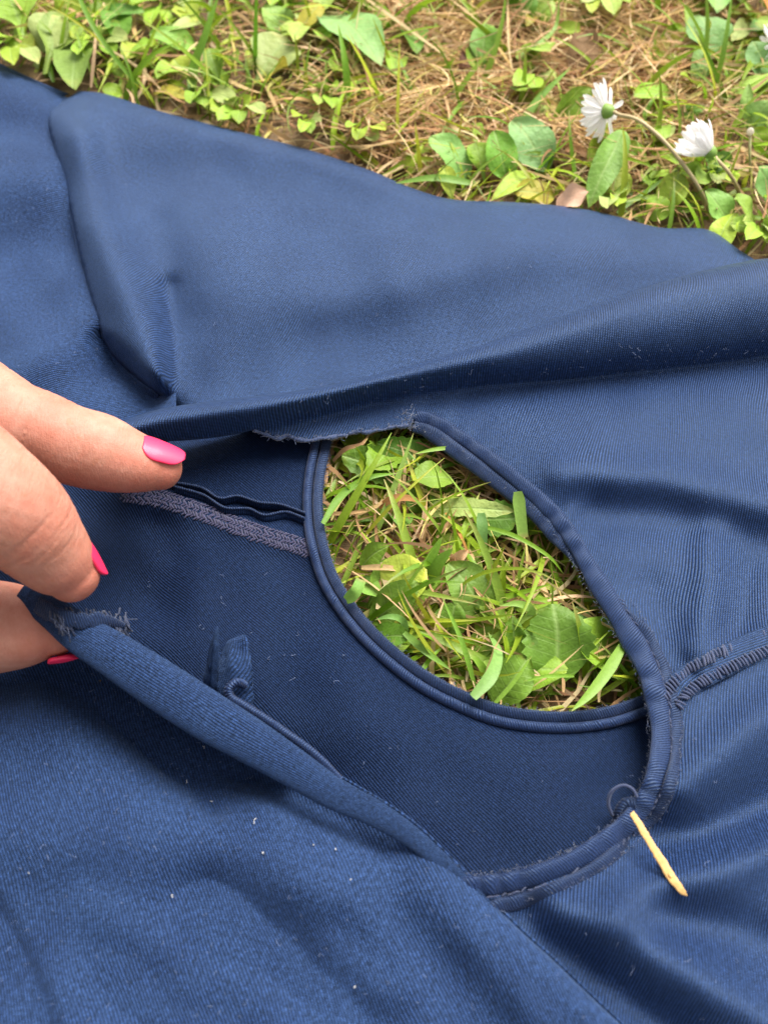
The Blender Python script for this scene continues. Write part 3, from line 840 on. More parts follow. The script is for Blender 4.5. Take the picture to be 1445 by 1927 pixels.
# ------------------------------------------------------------------ hand
def finger_rows(chain, flat=1.0, nc=28, dens=10):
    """chain rows: px, py, height mm, radius px -> closed tube with rounded ends"""
    c = cr(chain, dens)
    p = P(c[:, 0], c[:, 1], c[:, 2])
    r = c[:, 3] * np.array([mm_per_px(x) for x in p])
    t = norm(np.gradient(p, axis=0))
    q, rr = [p], [r]
    a = np.linspace(0, math.pi / 2, 9)[1:]
    e = np.array([p[-1] + t[-1] * r[-1] * math.sin(x) * 0.95 for x in a]); er = np.array([max(r[-1] * math.cos(x), 1e-5) for x in a])
    s = np.array([p[0] - t[0] * r[0] * math.sin(x) for x in a])[::-1]; sr = np.array([max(r[0] * math.cos(x), 1e-5) for x in a])[::-1]
    p2 = np.vstack([s, p, e]); r2 = np.concatenate([sr, r, er])
    tt = np.vstack([np.repeat(t[:1], len(s), 0), t, np.repeat(t[-1:], len(e), 0)])
    up = np.array([0.1, 0.2, 1.0])
    side = norm(np.cross(tt, up)); nr = np.cross(side, tt)
    ph = np.linspace(0, 2 * math.pi, nc, endpoint=False)
    V = p2[:, None] + r2[:, None, None] * (side[:, None] * np.cos(ph)[None, :, None] + nr[:, None] * np.sin(ph)[None, :, None] * flat)
    n = len(p2)
    F = [[i * nc + j, i * nc + (j + 1) % nc, (i + 1) * nc + (j + 1) % nc, (i + 1) * nc + j] for i in range(n - 1) for j in range(nc)]
    F.append(list(range(nc))[::-1]); F.append(list(range((n - 1) * nc, n * nc)))
    return V.reshape(-1, 3), F, p, r, t

INDEX = [(-330, 600, 52, 104), (-190, 672, 50, 92), (-70, 742, 47, 88), (15, 795, 44, 85), (70, 812, 42, 76), (130, 836, 40, 73), (190, 852, 38, 71), (235, 866, 36.5, 62), (280, 876, 35, 50), (304, 881, 34, 40)]
MIDDLE = [(-380, 800, 66, 112), (-240, 815, 68, 102), (-110, 856, 68, 104), (-20, 930, 64, 106), (38, 980, 57, 97), (85, 1028, 50, 80), (118, 1062, 45, 66), (138, 1083, 42, 50)]
RING = [(-400, 1000, 62, 108), (-290, 1010, 66, 100), (-200, 1060, 62, 98), (-150, 1130, 50, 86), (-160, 1190, 40, 72), (-185, 1225, 34, 58)]
LITTLE = [(-400, 1190, 52, 95), (-330, 1215, 54, 86), (-290, 1270, 48, 78), (-280, 1320, 38, 66), (-300, 1350, 31, 52)]
THUMB = [(-640, 1240, 30, 140), (-420, 1215, 27, 118), (-240, 1196, 26, 100), (-110, 1184, 26, 92), (-10, 1180, 26, 86), (50, 1182, 26, 74), (88, 1184, 26, 58), (106, 1186, 26, 46)]
PALM = [[(-950, 960, 50, 230), (-640, 780, 54, 175), (-340, 625, 52, 110)], [(-950, 960, 50, 230), (-650, 880, 58, 180), (-390, 805, 64, 118)], [(-950, 980, 50, 230), (-680, 990, 56, 180), (-410, 1000, 60, 116)], [(-950, 1000, 48, 220), (-680, 1090, 50, 170), (-410, 1185, 50, 105)], [(-1000, 980, 48, 230), (-820, 1120, 38, 180), (-620, 1235, 30, 140)], [(-1700, 1010, 52, 250), (-1300, 990, 50, 235), (-950, 975, 50, 230)]]
hand = thing('hand', 'hand with bright pink painted nails reaching in from the left, pinching the navy cloth', 'hand', P(-100, 1000, 20))
J = Join(); axes = {}
for nm, ch in (('index', INDEX), ('middle', MIDDLE), ('ring', RING), ('little', LITTLE), ('thumb', THUMB)):
    V, F, p, r, t = finger_rows(ch); J.add(V, F); axes[nm] = (p, r, t)
for ch in PALM:
    V, F, p, r, t = finger_rows(ch, 0.75); J.add(V, F)
tmp = bpy.data.objects.new('hand_raw', J.mesh('hand_raw')); scene.collection.objects.link(tmp)
md = tmp.modifiers.new('r', 'REMESH'); md.mode = 'VOXEL'; md.voxel_size = 0.00055
md = tmp.modifiers.new('s', 'SMOOTH'); md.factor = 0.5; md.iterations = 7
bpy.context.view_layer.update()
me = bpy.data.meshes.new_from_object(tmp.evaluated_get(bpy.context.evaluated_depsgraph_get()))
bpy.data.objects.remove(tmp)
HV = np.empty(len(me.vertices) * 3); me.vertices.foreach_get('co', HV); HV = HV.reshape(-1, 3)
HN = np.empty(len(me.vertices) * 3); me.vertices.foreach_get('normal', HN); HN = HN.reshape(-1, 3)
red = np.zeros(len(HV)); dsp = np.zeros(len(HV))
def near_axis(nm):
    p, r, t = axes[nm]
    s = np.concatenate([[0], np.cumsum(np.linalg.norm(np.diff(p, axis=0), axis=1))])
    best = np.full(len(HV), 1e9); arc = np.zeros(len(HV)); dr = np.zeros((len(HV), 3))
    for i in range(len(p)):
        d = np.linalg.norm(HV - p[i], axis=1)
        m = d < best
        best[m] = d[m]
        arc[m] = s[i] + (HV[m] - p[i]) @ t[i]
        dr[m] = HV[m] - p[i]
    rad = np.interp(arc, s, r)
    return best, arc, rad, dr, s
near = {k: near_axis(k) for k in axes}
allb = np.stack([near[k][0] / near[k][2] for k in near], 1)
own = np.argmin(allb, 1)
noise3 = lambda sc, sd_: sum(np.sin(HV @ (np.random.default_rng(sd_ + i).normal(0, 1, 3) * sc) + i) for i in range(5)) / 5
for ki, nm in enumerate(near):
    best, arc, rad, dr, s = near[nm]
    m = own == ki
    tot = s[-1]
    ang_up = norm(dr) @ norm(np.array([0.15, 0.1, 1.0]))
    frs = {'index': (0.42, 0.70), 'middle': (0.52, 0.80), 'ring': (.4, .7), 'little': (.4, .7), 'thumb': (0.45, 0.80)}[nm]
    for fr, strength in zip(frs, (1.0, 0.6)):
        c = tot * fr
        for k in range(-5, 6):
            pos = c + k * 0.00125 + noise3(500, 7 + k) * 0.0007
            amp = 0.0005 * strength * math.exp(-(k / 3.4) ** 2) * (0.6 + 0.4 * math.sin(k * 2.1 + ki))
            brk = np.clip(0.6 + 0.9 * noise3(300, 40 + k), 0, 1)
            dsp -= m * amp * brk * np.exp(-((arc - pos) / 0.00028) ** 2)
        dsp += m * 0.0005 * np.exp(-((arc - c) / 0.005) ** 2) * np.clip(ang_up, 0, 1)
        red = np.maximum(red, m * 0.75 * np.exp(-((arc - c) / 0.006) ** 2) * np.clip(ang_up + .2, 0, 1) * (.6 + .4 * noise3(250, 3)))
    red = np.maximum(red, m * 0.75 * sstep(tot - 0.014, tot + 0.004, arc))
    red = np.maximum(red, m * 0.6 * np.clip(-ang_up + 0.1, 0, 1))
    for k in range(9):     # long soft skin folds across the segments
        pos = tot * (0.36 + 0.055 * k) + noise3(260, 70 + k) * 0.0012
        brk = np.clip(noise3(200, 90 + k) * 1.6, 0, 1)
        dsp -= m * 0.00026 * brk * np.exp(-((arc - pos) / 0.0003) ** 2)
dsp += noise3(900, 200) * 0.00005 + noise3(220, 210) * 0.00022
# the smoothing shrank the fingers a little
HV2 = HV + HN * (dsp + 0.00025)[:, None]
me.vertices.foreach_set('co', HV2.ravel())
a = me.attributes.new('tint', 'FLOAT_COLOR', 'POINT')
cc = np.ones((len(HV), 4), np.float32); cc[:, :3] = np.clip(red, 0, 1)[:, None]; a.data.foreach_set('color', cc.ravel())
me.polygons.foreach_set('use_smooth', np.ones(len(me.polygons), bool))
me.materials.clear()
me.name = 'skin'
obj('skin', me, M['skin'], hand)

def nail(nm, dorsal, back, fwd, half, lift=0.00025, rmul=1.0, shift=0.0):
    """curved nail plate seated on the tip of a finger"""
    p, r, t = axes[nm]
    tip, tt, rr = p[-1], t[-1], r[-1]
    d = norm(np.asarray(dorsal, float) - tt * np.dot(dorsal, tt)); sd3 = np.cross(tt, d)
    nu, nv = 17, 22
    W = rr * 1.02 * rmul
    V = []
    for i in range(nv):
        v = i / (nv - 1)
        x = -back + (back + fwd) * v
        # rounded outline at both ends
        wv = half * (1 - abs(2 * v - 1) ** (5 if v > .5 else 3.2) * (0.75 if v > .5 else .55))
        for j in range(nu):
            a_ = (2 * j / (nu - 1) - 1) * wv
            rad_ = W * (1.0 + 0.28 * (1 - v) * 0.9) - 0.25 * W * max(0, v - .35) ** 1.6
            q_ = tip + tt * (x - 0.10 * rr * (a_ / half) ** 2) + (d * math.cos(a_) + sd3 * math.sin(a_)) * (rad_ + lift) + d * shift
            V.append(q_)
    F = [[i * nu + j, i * nu + j + 1, (i + 1) * nu + j + 1, (i + 1) * nu + j] for i in range(nv - 1) for j in range(nu - 1)]
    o = obj('fingernail', mesh('fingernail', np.array(V), F), M['varnish'], hand)
    md = o.modifiers.new('t', 'SOLIDIFY'); md.thickness = 0.0009; md.offset = 0
    sb = o.modifiers.new('s', 'SUBSURF'); sb.levels = sb.render_levels = 1
    return o
to_cam = -VF
nail('index', VU * 0.75 + to_cam * 0.62 + VR * 0.25, 0.0056, 0.0048, 0.70)
nail('middle', VR * 0.95 + VU * 0.30 + to_cam * (-0.62), 0.0062, 0.0048, 0.85)
nail('thumb', VR * 0.1 - VU * 0.85 + to_cam * 0.02, 0.0004, 0.0060, 0.55)
nail('ring', VR * 0.6 + to_cam * .5, 0.006, 0.006, 0.9)
nail('little', VR * 0.6 + to_cam * .5, 0.005, 0.0055, 0.9)
occupy(HV2[::3])

# ------------------------------------------------------------------ plants
GREENS = np.array([(0.25, 0.38, 0.030), (0.32, 0.44, 0.045), (0.20, 0.33, 0.03), (0.38, 0.46, 0.06), (0.27, 0.41, 0.06)])
def leaf_mesh(base, tip, w, kind='spoon', arch=0.12, cup=0.25, col=(0.17, .29, .035), face=None, wave=0.06, tooth=0.0, seed=0, curl=0.0):
    r_ = np.random.default_rng(seed)
    base, tip = np.asarray(base, float), np.asarray(tip, float)
    ax = tip - base; L = np.linalg.norm(ax); ax = ax / L
    nrm = np.array([0, 0, 1.0]) * 0.6 + to_cam * 0.4 + r_.normal(0, .12, 3) if face is None else np.asarray(face, float)
    nrm = norm(nrm - ax * np.dot(nrm, ax)); side = np.cross(ax, nrm)
    nv, nu = 17, 9
    V, U, C = [], [], []
    ph = r_.uniform(0, 6.3, 3)
    for i in range(nv):
        v = i / (nv - 1)
        if kind == 'spoon':
            s = sstep(0.22, 0.62, v); wv = 0.12 + 0.88 * s * math.sqrt(max(0, 1 - max(0, (v - .66) / .34) ** 2.4))
        elif kind == 'oval':
            wv = max(0.03, math.sin(math.pi * min(1, v * 0.97 + 0.02)) ** 0.62)
        elif kind == 'pointed':
            wv = max(0.02, (v + .05) ** 0.7 * (1 - v) ** 0.75 * 1.75)
        else:
            wv = 0.9
        if v == 1: wv = min(wv, 0.12)
        for j in range(nu):
            u = 2 * j / (nu - 1) - 1
            e = 1 + tooth * (1 if (i % 2) else -1) * (abs(u) == 1) * (v > .35)
            x = u * w * wv * e / 2 + w * 0.03 * math.sin(v * 5 + ph[0])
            z = L * arch * 4 * v * (1 - v) - L * curl * v ** 3 + cup * w * wv * (u * u) * 0.5 + wave * w * math.sin(v * 9 + ph[1] + u * 2.2) * abs(u)
            V.append(base + ax * L * v + side * x + nrm * z)
            U.append((u * max(wv, .2), v * 1.0))
            C.append(np.asarray(col) * (1 + 0.15 * math.sin(ph[2] + 3 * v)) * np.array([1 + .25 * (v > .9) * r_.random(), 1, 1]))
    F = [[i * nu + j, i * nu + j + 1, (i + 1) * nu + j + 1, (i + 1) * nu + j] for i in range(nv - 1) for j in range(nu - 1)]
    return np.array(V), F, np.array(U), np.array(C)

LEAFN = [0]
def leaf(root, base, tip, wpx, kind='spoon', col=None, arch=0.1, **kw):
    """base, tip: (px, py, height mm)"""
    LEAFN[0] += 1
    b, t = P(*base), P(*tip)
    t = b + (t - b) * 1.10
    w = 1.22 * wpx * mm_per_px((b + t) / 2)
    if col is not None and base[1] > 780: col = np.asarray(col) * np.array([.80, .84, .75])  # shade of the cloth painted into leaf colours inside the neck opening
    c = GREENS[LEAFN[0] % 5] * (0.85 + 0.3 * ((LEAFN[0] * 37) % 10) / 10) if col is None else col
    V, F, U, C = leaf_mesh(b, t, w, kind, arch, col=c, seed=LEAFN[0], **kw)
    return obj('leaf', mesh('leaf', V, F, U, C), M['leaf'], root)
PALE = (0.35, 0.42, 0.13); YEL = (0.48, 0.42, 0.06); DEEP = (0.12, 0.25, 0.03); BRT = (0.29, 0.46, 0.05)
G_PL = 'broad-leaved lawn weeds'
PLANTS = [
 ('rosette of rounded pale green leaves in the top left corner of the lawn', [((52, 100, 6), (15, -20, 14), 100, 'spoon', BRT), ((68, 128, 5), (112, 40, 15), 66, 'spoon', PALE), ((86, 140, 6), (122, 40, 13), 66, 'spoon', (0.27, .38, .07)), ((160, 80, 4), (138, 158, 9), 66, 'oval', (.24, .36, .07)), ((70, 60, 4), (35, 105, 8), 34, 'spoon', None)]),
 ('glossy green oval leaves beside the thin blade near the top left', [((175, 60, 4), (262, 22, 13), 42, 'oval', (.14, .30, .05)), ((205, 10, 3), (232, 70, 10), 44, 'spoon', DEEP), ((300, 95, 4), (240, 108, 12), 50, 'oval', None), ((215, 160, 3), (232, 120, 9), 40, 'spoon', None)]),
 ('oval leaf pair under the broad leaning grass blade', [((370, 92, 5), (290, 66, 13), 40, 'oval', (.22, .40, .06)), ((400, 50, 5), (325, 58, 12), 26, 'oval', PALE), ((345, 130, 4), (300, 145, 10), 40, 'oval', BRT), ((360, 150, 4), (330, 115, 9), 36, 'spoon', None)]),
 ('small leaves near the cloth edge by its upper left peak', [((430, 165, 4), (388, 140, 11), 36, 'oval', BRT), ((230, 178, 6), (196, 168, 9), 26, 'oval', None), ((440, 218, 6), (400, 205, 12), 40, 'spoon', None), ((290, 175, 5), (350, 185, 9), 24, 'oval', YEL)]),
 ('rounded dusty green leaves beside the tall upright blade', [((470, 165, 4), (540, 85, 11), 84, 'spoon', PALE), ((545, 70, 4), (500, 18, 12), 48, 'oval', (.25, .40, .08)), ((560, -20, 6), (515, 8, 12), 50, 'oval', BRT)]),
 ('large oval pale leaf with two narrow blades beside it', [((610, 30, 4), (700, 112, 13), 78, 'oval', (.22, .38, .12)), ((680, 10, 4), (745, 55, 9), 28, 'oval', None)]),
 ('two small leaves under the crossed dry straws', [((775, 55, 4), (780, 95, 11), 42, 'oval', DEEP), ((745, 90, 3), (742, 136, 9), 34, 'spoon', BRT), ((720, 105, 3), (735, 80, 8), 18, 'oval', None)]),
 ('upright twisted oval leaf beside the dark brown clod', [((905, 155, 4), (912, 55, 16), 42, 'spoon', (.18, .35, .05)), ((880, 70, 4), (905, 50, 9), 22, 'oval', BRT), ((960, 60, 4), (1000, -5, 12), 52, 'oval', DEEP), ((1000, 60, 4), (1035, 5, 12), 44, 'oval', None)]),
 ('oval leaf and folded leaf just behind the cloth edge at its middle', [((880, 335, 6), (815, 265, 15), 58, 'oval', (.20, .38, .09)), ((955, 340, 6), (930, 255, 16), 52, 'oval', (.16, .34, .04)), ((910, 345, 5), (895, 275, 12), 40, 'spoon', None), ((870, 240, 3), (905, 255, 9), 26, 'oval', BRT)]),
 ('big smooth oval leaf above the yellowing leaf', [((1030, 322, 6), (968, 236, 15), 72, 'oval', (.20, .36, .12)), ((1025, 330, 5), (935, 372, 10), 34, 'oval', (.30, .42, .05)), ((1040, 372, 6), (975, 362, 10), 46, 'oval', YEL)]),
 ('long pointed leaf hanging under the first daisy', [((1168, 245, 19), (1112, 378, 10), 66, 'pointed', (.20, .36, .06)), ((1140, 380, 5), (1165, 320, 10), 52, 'oval', None)]),
 ('bright round leaf in the open soil beside the daisies', [((1270, 195, 4), (1200, 180, 13), 48, 'oval', (.24, .42, .04)), ((1215, 270, 4), (1275, 312, 9), 44, 'pointed', None), ((1265, 235, 4), (1320, 205, 10), 30, 'oval', (.2, .38, .07))]),
 ('cluster of dusty round leaves below the brown dead leaf', [((1340, 140, 4), (1320, 40, 14), 70, 'spoon', (.17, .31, .09)), ((1310, 165, 4), (1318, 88, 11), 46, 'pointed', (.22, .38, .10)), ((1365, 130, 4), (1340, 75, 10), 40, 'oval', None), ((1230, 150, 3), (1225, 95, 9), 36, 'oval', None), ((1255, 150, 3), (1262, 105, 9), 34, 'oval', None)]),
 ('rounded leaves around the small half-hidden white flower', [((1450, 160, 5), (1420, 85, 14), 56, 'oval', (.2, .38, .11)), ((1460, 70, 5), (1415, 55, 12), 38, 'oval', (.2, .4, .1)), ((1340, -30, 5), (1345, 14, 13), 70, 'oval', (.22, .42, .10)), ((1395, 130, 4), (1398, 75, 9), 30, 'oval', None)]),
 ('leafy tuft at the right edge beside the second daisy', [((1400, 250, 5), (1445, 195, 15), 58, 'pointed', (.24, .40, .1)), ((1395, 240, 4), (1408, 165, 14), 30, 'pointed', (.26, .42, .1)), ((1450, 380, 6), (1430, 320, 16), 56, 'oval', (.2, .38, .1)), ((1380, 340, 5), (1330, 300, 10), 48, 'oval', DEEP), ((1440, 285, 5), (1420, 245, 12), 40, 'oval', None)]),
 ('leaves crowding the cloth edge below the second daisy', [((1250, 400, 5), (1275, 330, 13), 46, 'oval', None), ((1370, 420, 5), (1330, 365, 12), 50, 'oval', (.22, .4, .08)), ((1225, 415, 5), (1250, 375, 10), 40, 'oval', BRT), ((1420, 420, 5), (1385, 380, 13), 44, 'spoon', None)]),
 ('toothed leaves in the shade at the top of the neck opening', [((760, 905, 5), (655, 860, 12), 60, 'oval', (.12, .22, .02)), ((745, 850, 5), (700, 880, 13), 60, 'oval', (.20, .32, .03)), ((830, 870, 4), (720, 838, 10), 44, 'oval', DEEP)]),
 ('cut leaf with a straight edge under the neck binding', [((850, 900, 9), (780, 905, 13), 52, 'oval', (.24, .36, .05)), ((800, 960, 5), (770, 925, 10), 40, 'oval', (.14, .26, .04))]),
 ('pale jagged leaf turned upside down in the neck opening', [((800, 965, 7), (952, 962, 14), 50, 'pointed', PALE), ((870, 985, 5), (965, 975, 11), 56, 'spoon', (.16, .30, .05))]),
 ('small rounded leaf at the left side of the neck opening', [((680, 1065, 7), (727, 1030, 14), 36, 'oval', (.22, .36, .04)), ((745, 970, 5), (760, 990, 10), 40, 'oval', (.18, .34, .06)), ((676, 1092, 5), (712, 1122, 10), 32, 'oval', (.24, .42, .08))]),
 ('long oval leaf lying low in the middle of the neck opening', [((700, 1170, 5), (780, 1105, 13), 58, 'oval', (.19, .32, .04)), ((690, 1150, 4), (740, 1062, 11), 44, 'spoon', (.2, .34, .04)), ((770, 1190, 4), (760, 1160, 10), 52, 'oval', (.36, .36, .05)), ((700, 1200, 4), (765, 1200, 11), 44, 'oval', (.14, .28, .03))]),
 ('broad leaf behind the upright grass stem in the neck opening', [((920, 1165, 5), (850, 1070, 12), 74, 'oval', (.20, .33, .05)), ((840, 1200, 4), (855, 1140, 10), 56, 'oval', (.17, .3, .04))]),
 ('big toothed round leaf at the lower right of the neck opening', [((1050, 1285, 7), (1040, 1150, 16), 108, 'oval', (.16, .29, .035)), ((1110, 1230, 5), (1085, 1150, 11), 44, 'oval', (.15, .28, .06))]),
 ('folded leaf with brown spots above the lower binding', [((930, 1325, 7), (990, 1245, 13), 66, 'oval', (.20, .34, .04)), ((965, 1245, 6), (965, 1165, 14), 56, 'pointed', (.18, .32, .03))]),
]
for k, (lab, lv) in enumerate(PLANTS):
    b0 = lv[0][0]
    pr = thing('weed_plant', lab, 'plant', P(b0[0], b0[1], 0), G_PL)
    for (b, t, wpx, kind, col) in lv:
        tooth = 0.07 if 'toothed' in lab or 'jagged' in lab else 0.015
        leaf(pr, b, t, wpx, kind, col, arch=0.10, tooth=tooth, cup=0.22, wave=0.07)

ROSETTES = [
 ('weed rosette hugging the left edge just above the cloth', 25, 95, 6, 34), ('weed rosette between the pale spoon leaves and the thin slanting blade', 195, 85, 6, 36),
 ('weed rosette at the top edge left of the broad leaning blade', 320, 15, 6, 38), ('weed rosette at the foot of the broad leaning blade', 385, 185, 5, 32),
 ('weed rosette at the top edge right of the tall upright blade', 585, 60, 5, 34), ('weed rosette at the cloth edge below the tall upright blade', 455, 215, 5, 30),
 ('weed rosette at the top edge above the crossed straws', 640, -10, 5, 36), ('weed rosette in the gap between the open daisy and the dusty round leaves', 1235, 245, 5, 30),
 ('weed rosette at the cloth edge right of the beige fallen leaf', 1150, 378, 5, 30), ('weed rosette under the half closed daisy', 1330, 335, 6, 34),
 ('weed rosette at the right edge low beside the cloth corner', 1425, 440, 6, 34), ('weed rosette at the top edge over the grey-brown shrivelled leaf', 1130, 5, 5, 30),
 ('weed rosette in the thatch left of the oval leaf pair', 690, 255, 4, 24), ('weed rosette in the dry grass under the large oval pale leaf', 610, 190, 5, 30),
 ('weed rosette in the dry grass right of the upright twisted leaf', 1000, 150, 4, 28), ('weed rosette at the cloth edge midway between its peak and the folded leaf', 575, 240, 4, 24), ('weed rosette in the top right corner under the curled brown leaf', 1405, 45, 5, 32)]
g_ = np.random.default_rng(99)
for lab, cx, cy, n_, sz in ROSETTES:
    pr = thing('weed_plant', lab, 'plant', P(cx, cy, 0), G_PL)
    a0 = g_.uniform(0, 6.3)
    for k in range(n_):
        a_ = a0 + 2 * math.pi * k / n_ + g_.normal(0, .3); L = sz * g_.uniform(.95, 1.7)
        if 3.6 < (a_ % 6.283) < 5.8 and cy > 150: L *= .55
        leaf(pr, (cx + 6 * math.cos(a_), cy - 4 * math.sin(a_), 4), (cx + L * math.cos(a_), cy - .62 * L * math.sin(a_), g_.uniform(9, 15)), sz * g_.uniform(.75, 1.05), 'spoon', None if k % 2 else [BRT, PALE, (.34, .46, .09)][k // 2 % 3], arch=.14, cup=.25, wave=.08)

def ribbon_blade(px, width, col, twist=0.0, blunt=False, seed=0):
    """px rows: (px, py, height); a folded grass blade along them"""
    c = cr(px, 5); p = P(c[:, 0], c[:, 1], c[:, 2]); n = len(p)
    t = norm(np.gradient(p, axis=0))
    s = np.linspace(0, 1, n)
    wv = width * (1 - s ** 3 * 0.95 if not blunt else 1 - 0.25 * s) * (0.6 + 0.4 * np.minimum(1, s * 4))
    face = to_cam[None] * np.cos(twist * s)[:, None] + VR[None] * np.sin(twist * s)[:, None] + np.array([0, 0, .4])
    side = norm(np.cross(t, face)); nr = np.cross(side, t)
    V = np.stack([p - side * wv[:, None] / 2, p - nr * wv[:, None] * 0.16, p + side * wv[:, None] / 2], 1).reshape(-1, 3)
    F = [[3 * i + j, 3 * i + j + 1, 3 * i + j + 4, 3 * i + j + 3] for i in range(n - 1) for j in range(2)]
    cc = 0.88 * np.asarray(col)[None] * (0.9 + 0.25 * s[:, None]) * np.ones((n, 3))
    tipm = sstep(0.93, 1.0, s)[:, None]
    cc = cc * (1 - tipm * .7) + tipm * .7 * np.array([.5, .4, .15])
    return V, F, np.repeat(cc, 3, 0)
GB = (0.17, 0.33, 0.03); GL = (0.27, 0.44, 0.08)
BLADES = [
 ('thin grass blade slanting down from the top edge above the cloth peak', [(138, -30, 30), (180, 55, 25), (238, 135, 14), (268, 165, 8)], 10, GB, 0),
 ('broad leaning grass blade coming to a point at the top left', [(362, 195, 6), (364, 130, 12), (385, 70, 22), (415, -20, 34)], 20, (.2, .38, .04), 0),
 ('tall dark upright grass blade at the top of the lawn', [(480, 140, 4), (481, 70, 20), (483, -30, 40)], 10, (.13, .30, .02), 0),
 ('narrow bright blade rising to the large pale leaf', [(655, 195, 6), (650, 120, 18), (636, 45, 26)], 14, (.2, .40, .03), 0),
 ('grass blade bent flat along the top edge of the cloth', [(890, 345, 9), (820, 334, 12), (740, 345, 9)], 16, (.22, .40, .06), 0),
 ('grass blade slanting towards the first daisy from the left', [(960, 270, 5), (1010, 190, 12), (1075, 125, 18)], 16, (.18, .36, .03), 0),
 ('long blade beside the brown grass at the top right', [(965, 120, 6), (1010, 85, 12), (1045, 50, 12), (1052, -10, 20)], 10, (.22, .38, .05), 0),
 ('upright thin blade above the second daisy', [(1345, 165, 6), (1362, 90, 20), (1378, -20, 34)], 11, (.2, .36, .04), 0),
 ('thin blade crossing the stem of the first daisy', [(1160, 400, 6), (1230, 350, 10), (1282, 315, 14)], 9, (.22, .38, .07), 0),
 ('arching blade at the upper left of the neck opening', [(608, 985, 15), (640, 935, 16), (690, 900, 17), (748, 890, 16)], 15, (.19, .38, .03), 0),
 ('tall grass stem leaning through the upper neck opening', [(690, 1040, 4), (725, 960, 10), (755, 880, 15), (778, 815, 19)], 13, (.24, .37, .06), 0),
 ('pale blunt blade hanging under the neck binding', [(974, 925, 22), (978, 960, 19), (984, 1012, 14)], 26, GL, 0),
 ('folded bright blade standing in the middle of the neck opening', [(800, 1092, 8), (812, 1050, 15), (832, 1010, 21)], 22, (.27, .50, .06), 0),
 ('wide dark blade beside the folded bright blade', [(805, 1105, 8), (825, 1060, 15), (852, 1032, 19)], 26, (.2, .38, .04), 0),
 ('twisted pale blade over the lower binding', [(890, 1312, 17), (925, 1270, 17), (937, 1225, 14), (918, 1190, 10)], 26, (.26, .46, .11), 0.5),
 ('broad blade slanting at the lower right of the neck opening', [(1175, 1208, 15), (1145, 1260, 17), (1110, 1305, 18), (1075, 1338, 18)], 24, (.26, .44, .06), 0),
 ('blade curling over beside the big toothed leaf', [(985, 1190, 8), (1000, 1150, 16), (975, 1136, 18), (940, 1140, 18)], 17, (.28, .46, .08), 0),
 ('slender blade rising from the lower binding', [(893, 1290, 8), (870, 1210, 14), (830, 1120, 19)], 11, (.21, .40, .04), 0),
 ('short bright blade crossing the shade by the torn edge', [(850, 842, 15), (815, 846, 16), (780, 854, 16)], 8, (.28, .46, .06), 0),
 ('flat blade lying across the lower middle of the opening', [(760, 1190, 12), (800, 1225, 12), (850, 1262, 9)], 15, (.22, .40, .06), 0),
 ('curled blade with a dry tip at the left of the opening', [(766, 1195, 8), (758, 1168, 14), (735, 1160, 16), (706, 1166, 15)], 14, (.22, .42, .09), 0.4),
 ('thin blade across the foot of the big toothed leaf', [(1080, 1272, 12), (1030, 1272, 14), (985, 1282, 13)], 8, (.24, .44, .04), 0),
 ('drooping blade in the right of the neck opening', [(880, 985, 15), (960, 1005, 16), (1030, 1045, 14), (1060, 1080, 10)], 9, (.22, .40, .03), 0),
 ('bluish blade hanging below the jagged leaf', [(905, 965, 18), (908, 1000, 16), (912, 1056, 9)], 22, (.17, .33, .08), 0.3),
 ('cut leaf tips at the left rim of the neck opening', [(650, 1130, 14), (668, 1115, 17), (680, 1090, 18)], 26, (.25, .46, .08), 0),
 ('narrow blade rising beside the folded leaf', [(925, 1330, 12), (965, 1285, 15), (1000, 1235, 18)], 9, (.26, .44, .05), 0),
]
for k, (lab, px, wpx, col, tw) in enumerate(BLADES):
    b = P(*px[0])
    V, F, C = ribbon_blade(px, wpx * mm_per_px(P(*px[len(px) // 2])), col, tw, 'blunt' in lab or 'cut' in lab)
    o = obj('grass_blade', mesh('grass_blade', V - b, F, None, C), M['blade'])
    o.location = b
    tag(o, lab, 'grass blade', 'single grass blades standing out')

STRAWS = [
 ('long pale straw slanting down from the top edge', [(680, -10, 13), (770, 55, 14), (855, 118, 10)], 8, (.66, .50, .27)),
 ('straw crossing the long pale straw at the top', [(765, 118, 7), (850, 62, 9), (910, 28, 8)], 6, (.62, .45, .22)),
 ('vertical dry stalk behind the cloth peak', [(172, 165, 6), (178, 100, 13), (184, 30, 18)], 7, (.60, .40, .24)),
 ('thin straw upright near the top middle', [(955, 140, 4), (957, 70, 12), (955, -10, 14)], 7, (.60, .42, .20)),
 ('dry upright stalk in the middle of the neck opening', [(795, 1050, 4), (800, 990, 10), (804, 930, 12)], 6, (.52, .32, .15)),
 ('orange straw bending below the jagged leaf', [(838, 965, 12), (865, 1005, 12), (890, 1062, 8)], 7, (.62, .30, .09)),
 ('crumpled brown dead blade across the upper opening', [(712, 955, 9), (740, 938, 13), (775, 938, 12), (800, 950, 9)], 15, (.50, .25, .10)),
 ('curling dry blade beside the left binding of the opening', [(626, 868, 8), (650, 845, 12), (680, 836, 14), (694, 818, 14)], 9, (.48, .28, .14)),
 ('flat dry straw at the left rim of the opening', [(612, 966, 12), (650, 966, 12), (692, 962, 11)], 8, (.62, .38, .18)),
 ('feathery dry seed head in the neck opening', [(680, 1068, 11), (730, 1068, 13), (775, 1078, 10)], 12, (.68, .46, .22)),
 ('straw at the right of the open soil beside the daisy', [(1260, 30, 8), (1310, 85, 8), (1380, 140, 5)], 6, (.62, .42, .20)),
 ('dry bent straw beside the single oval leaf', [(800, 140, 4), (760, 200, 6), (700, 180, 5)], 6, (.58, .36, .18)),
]
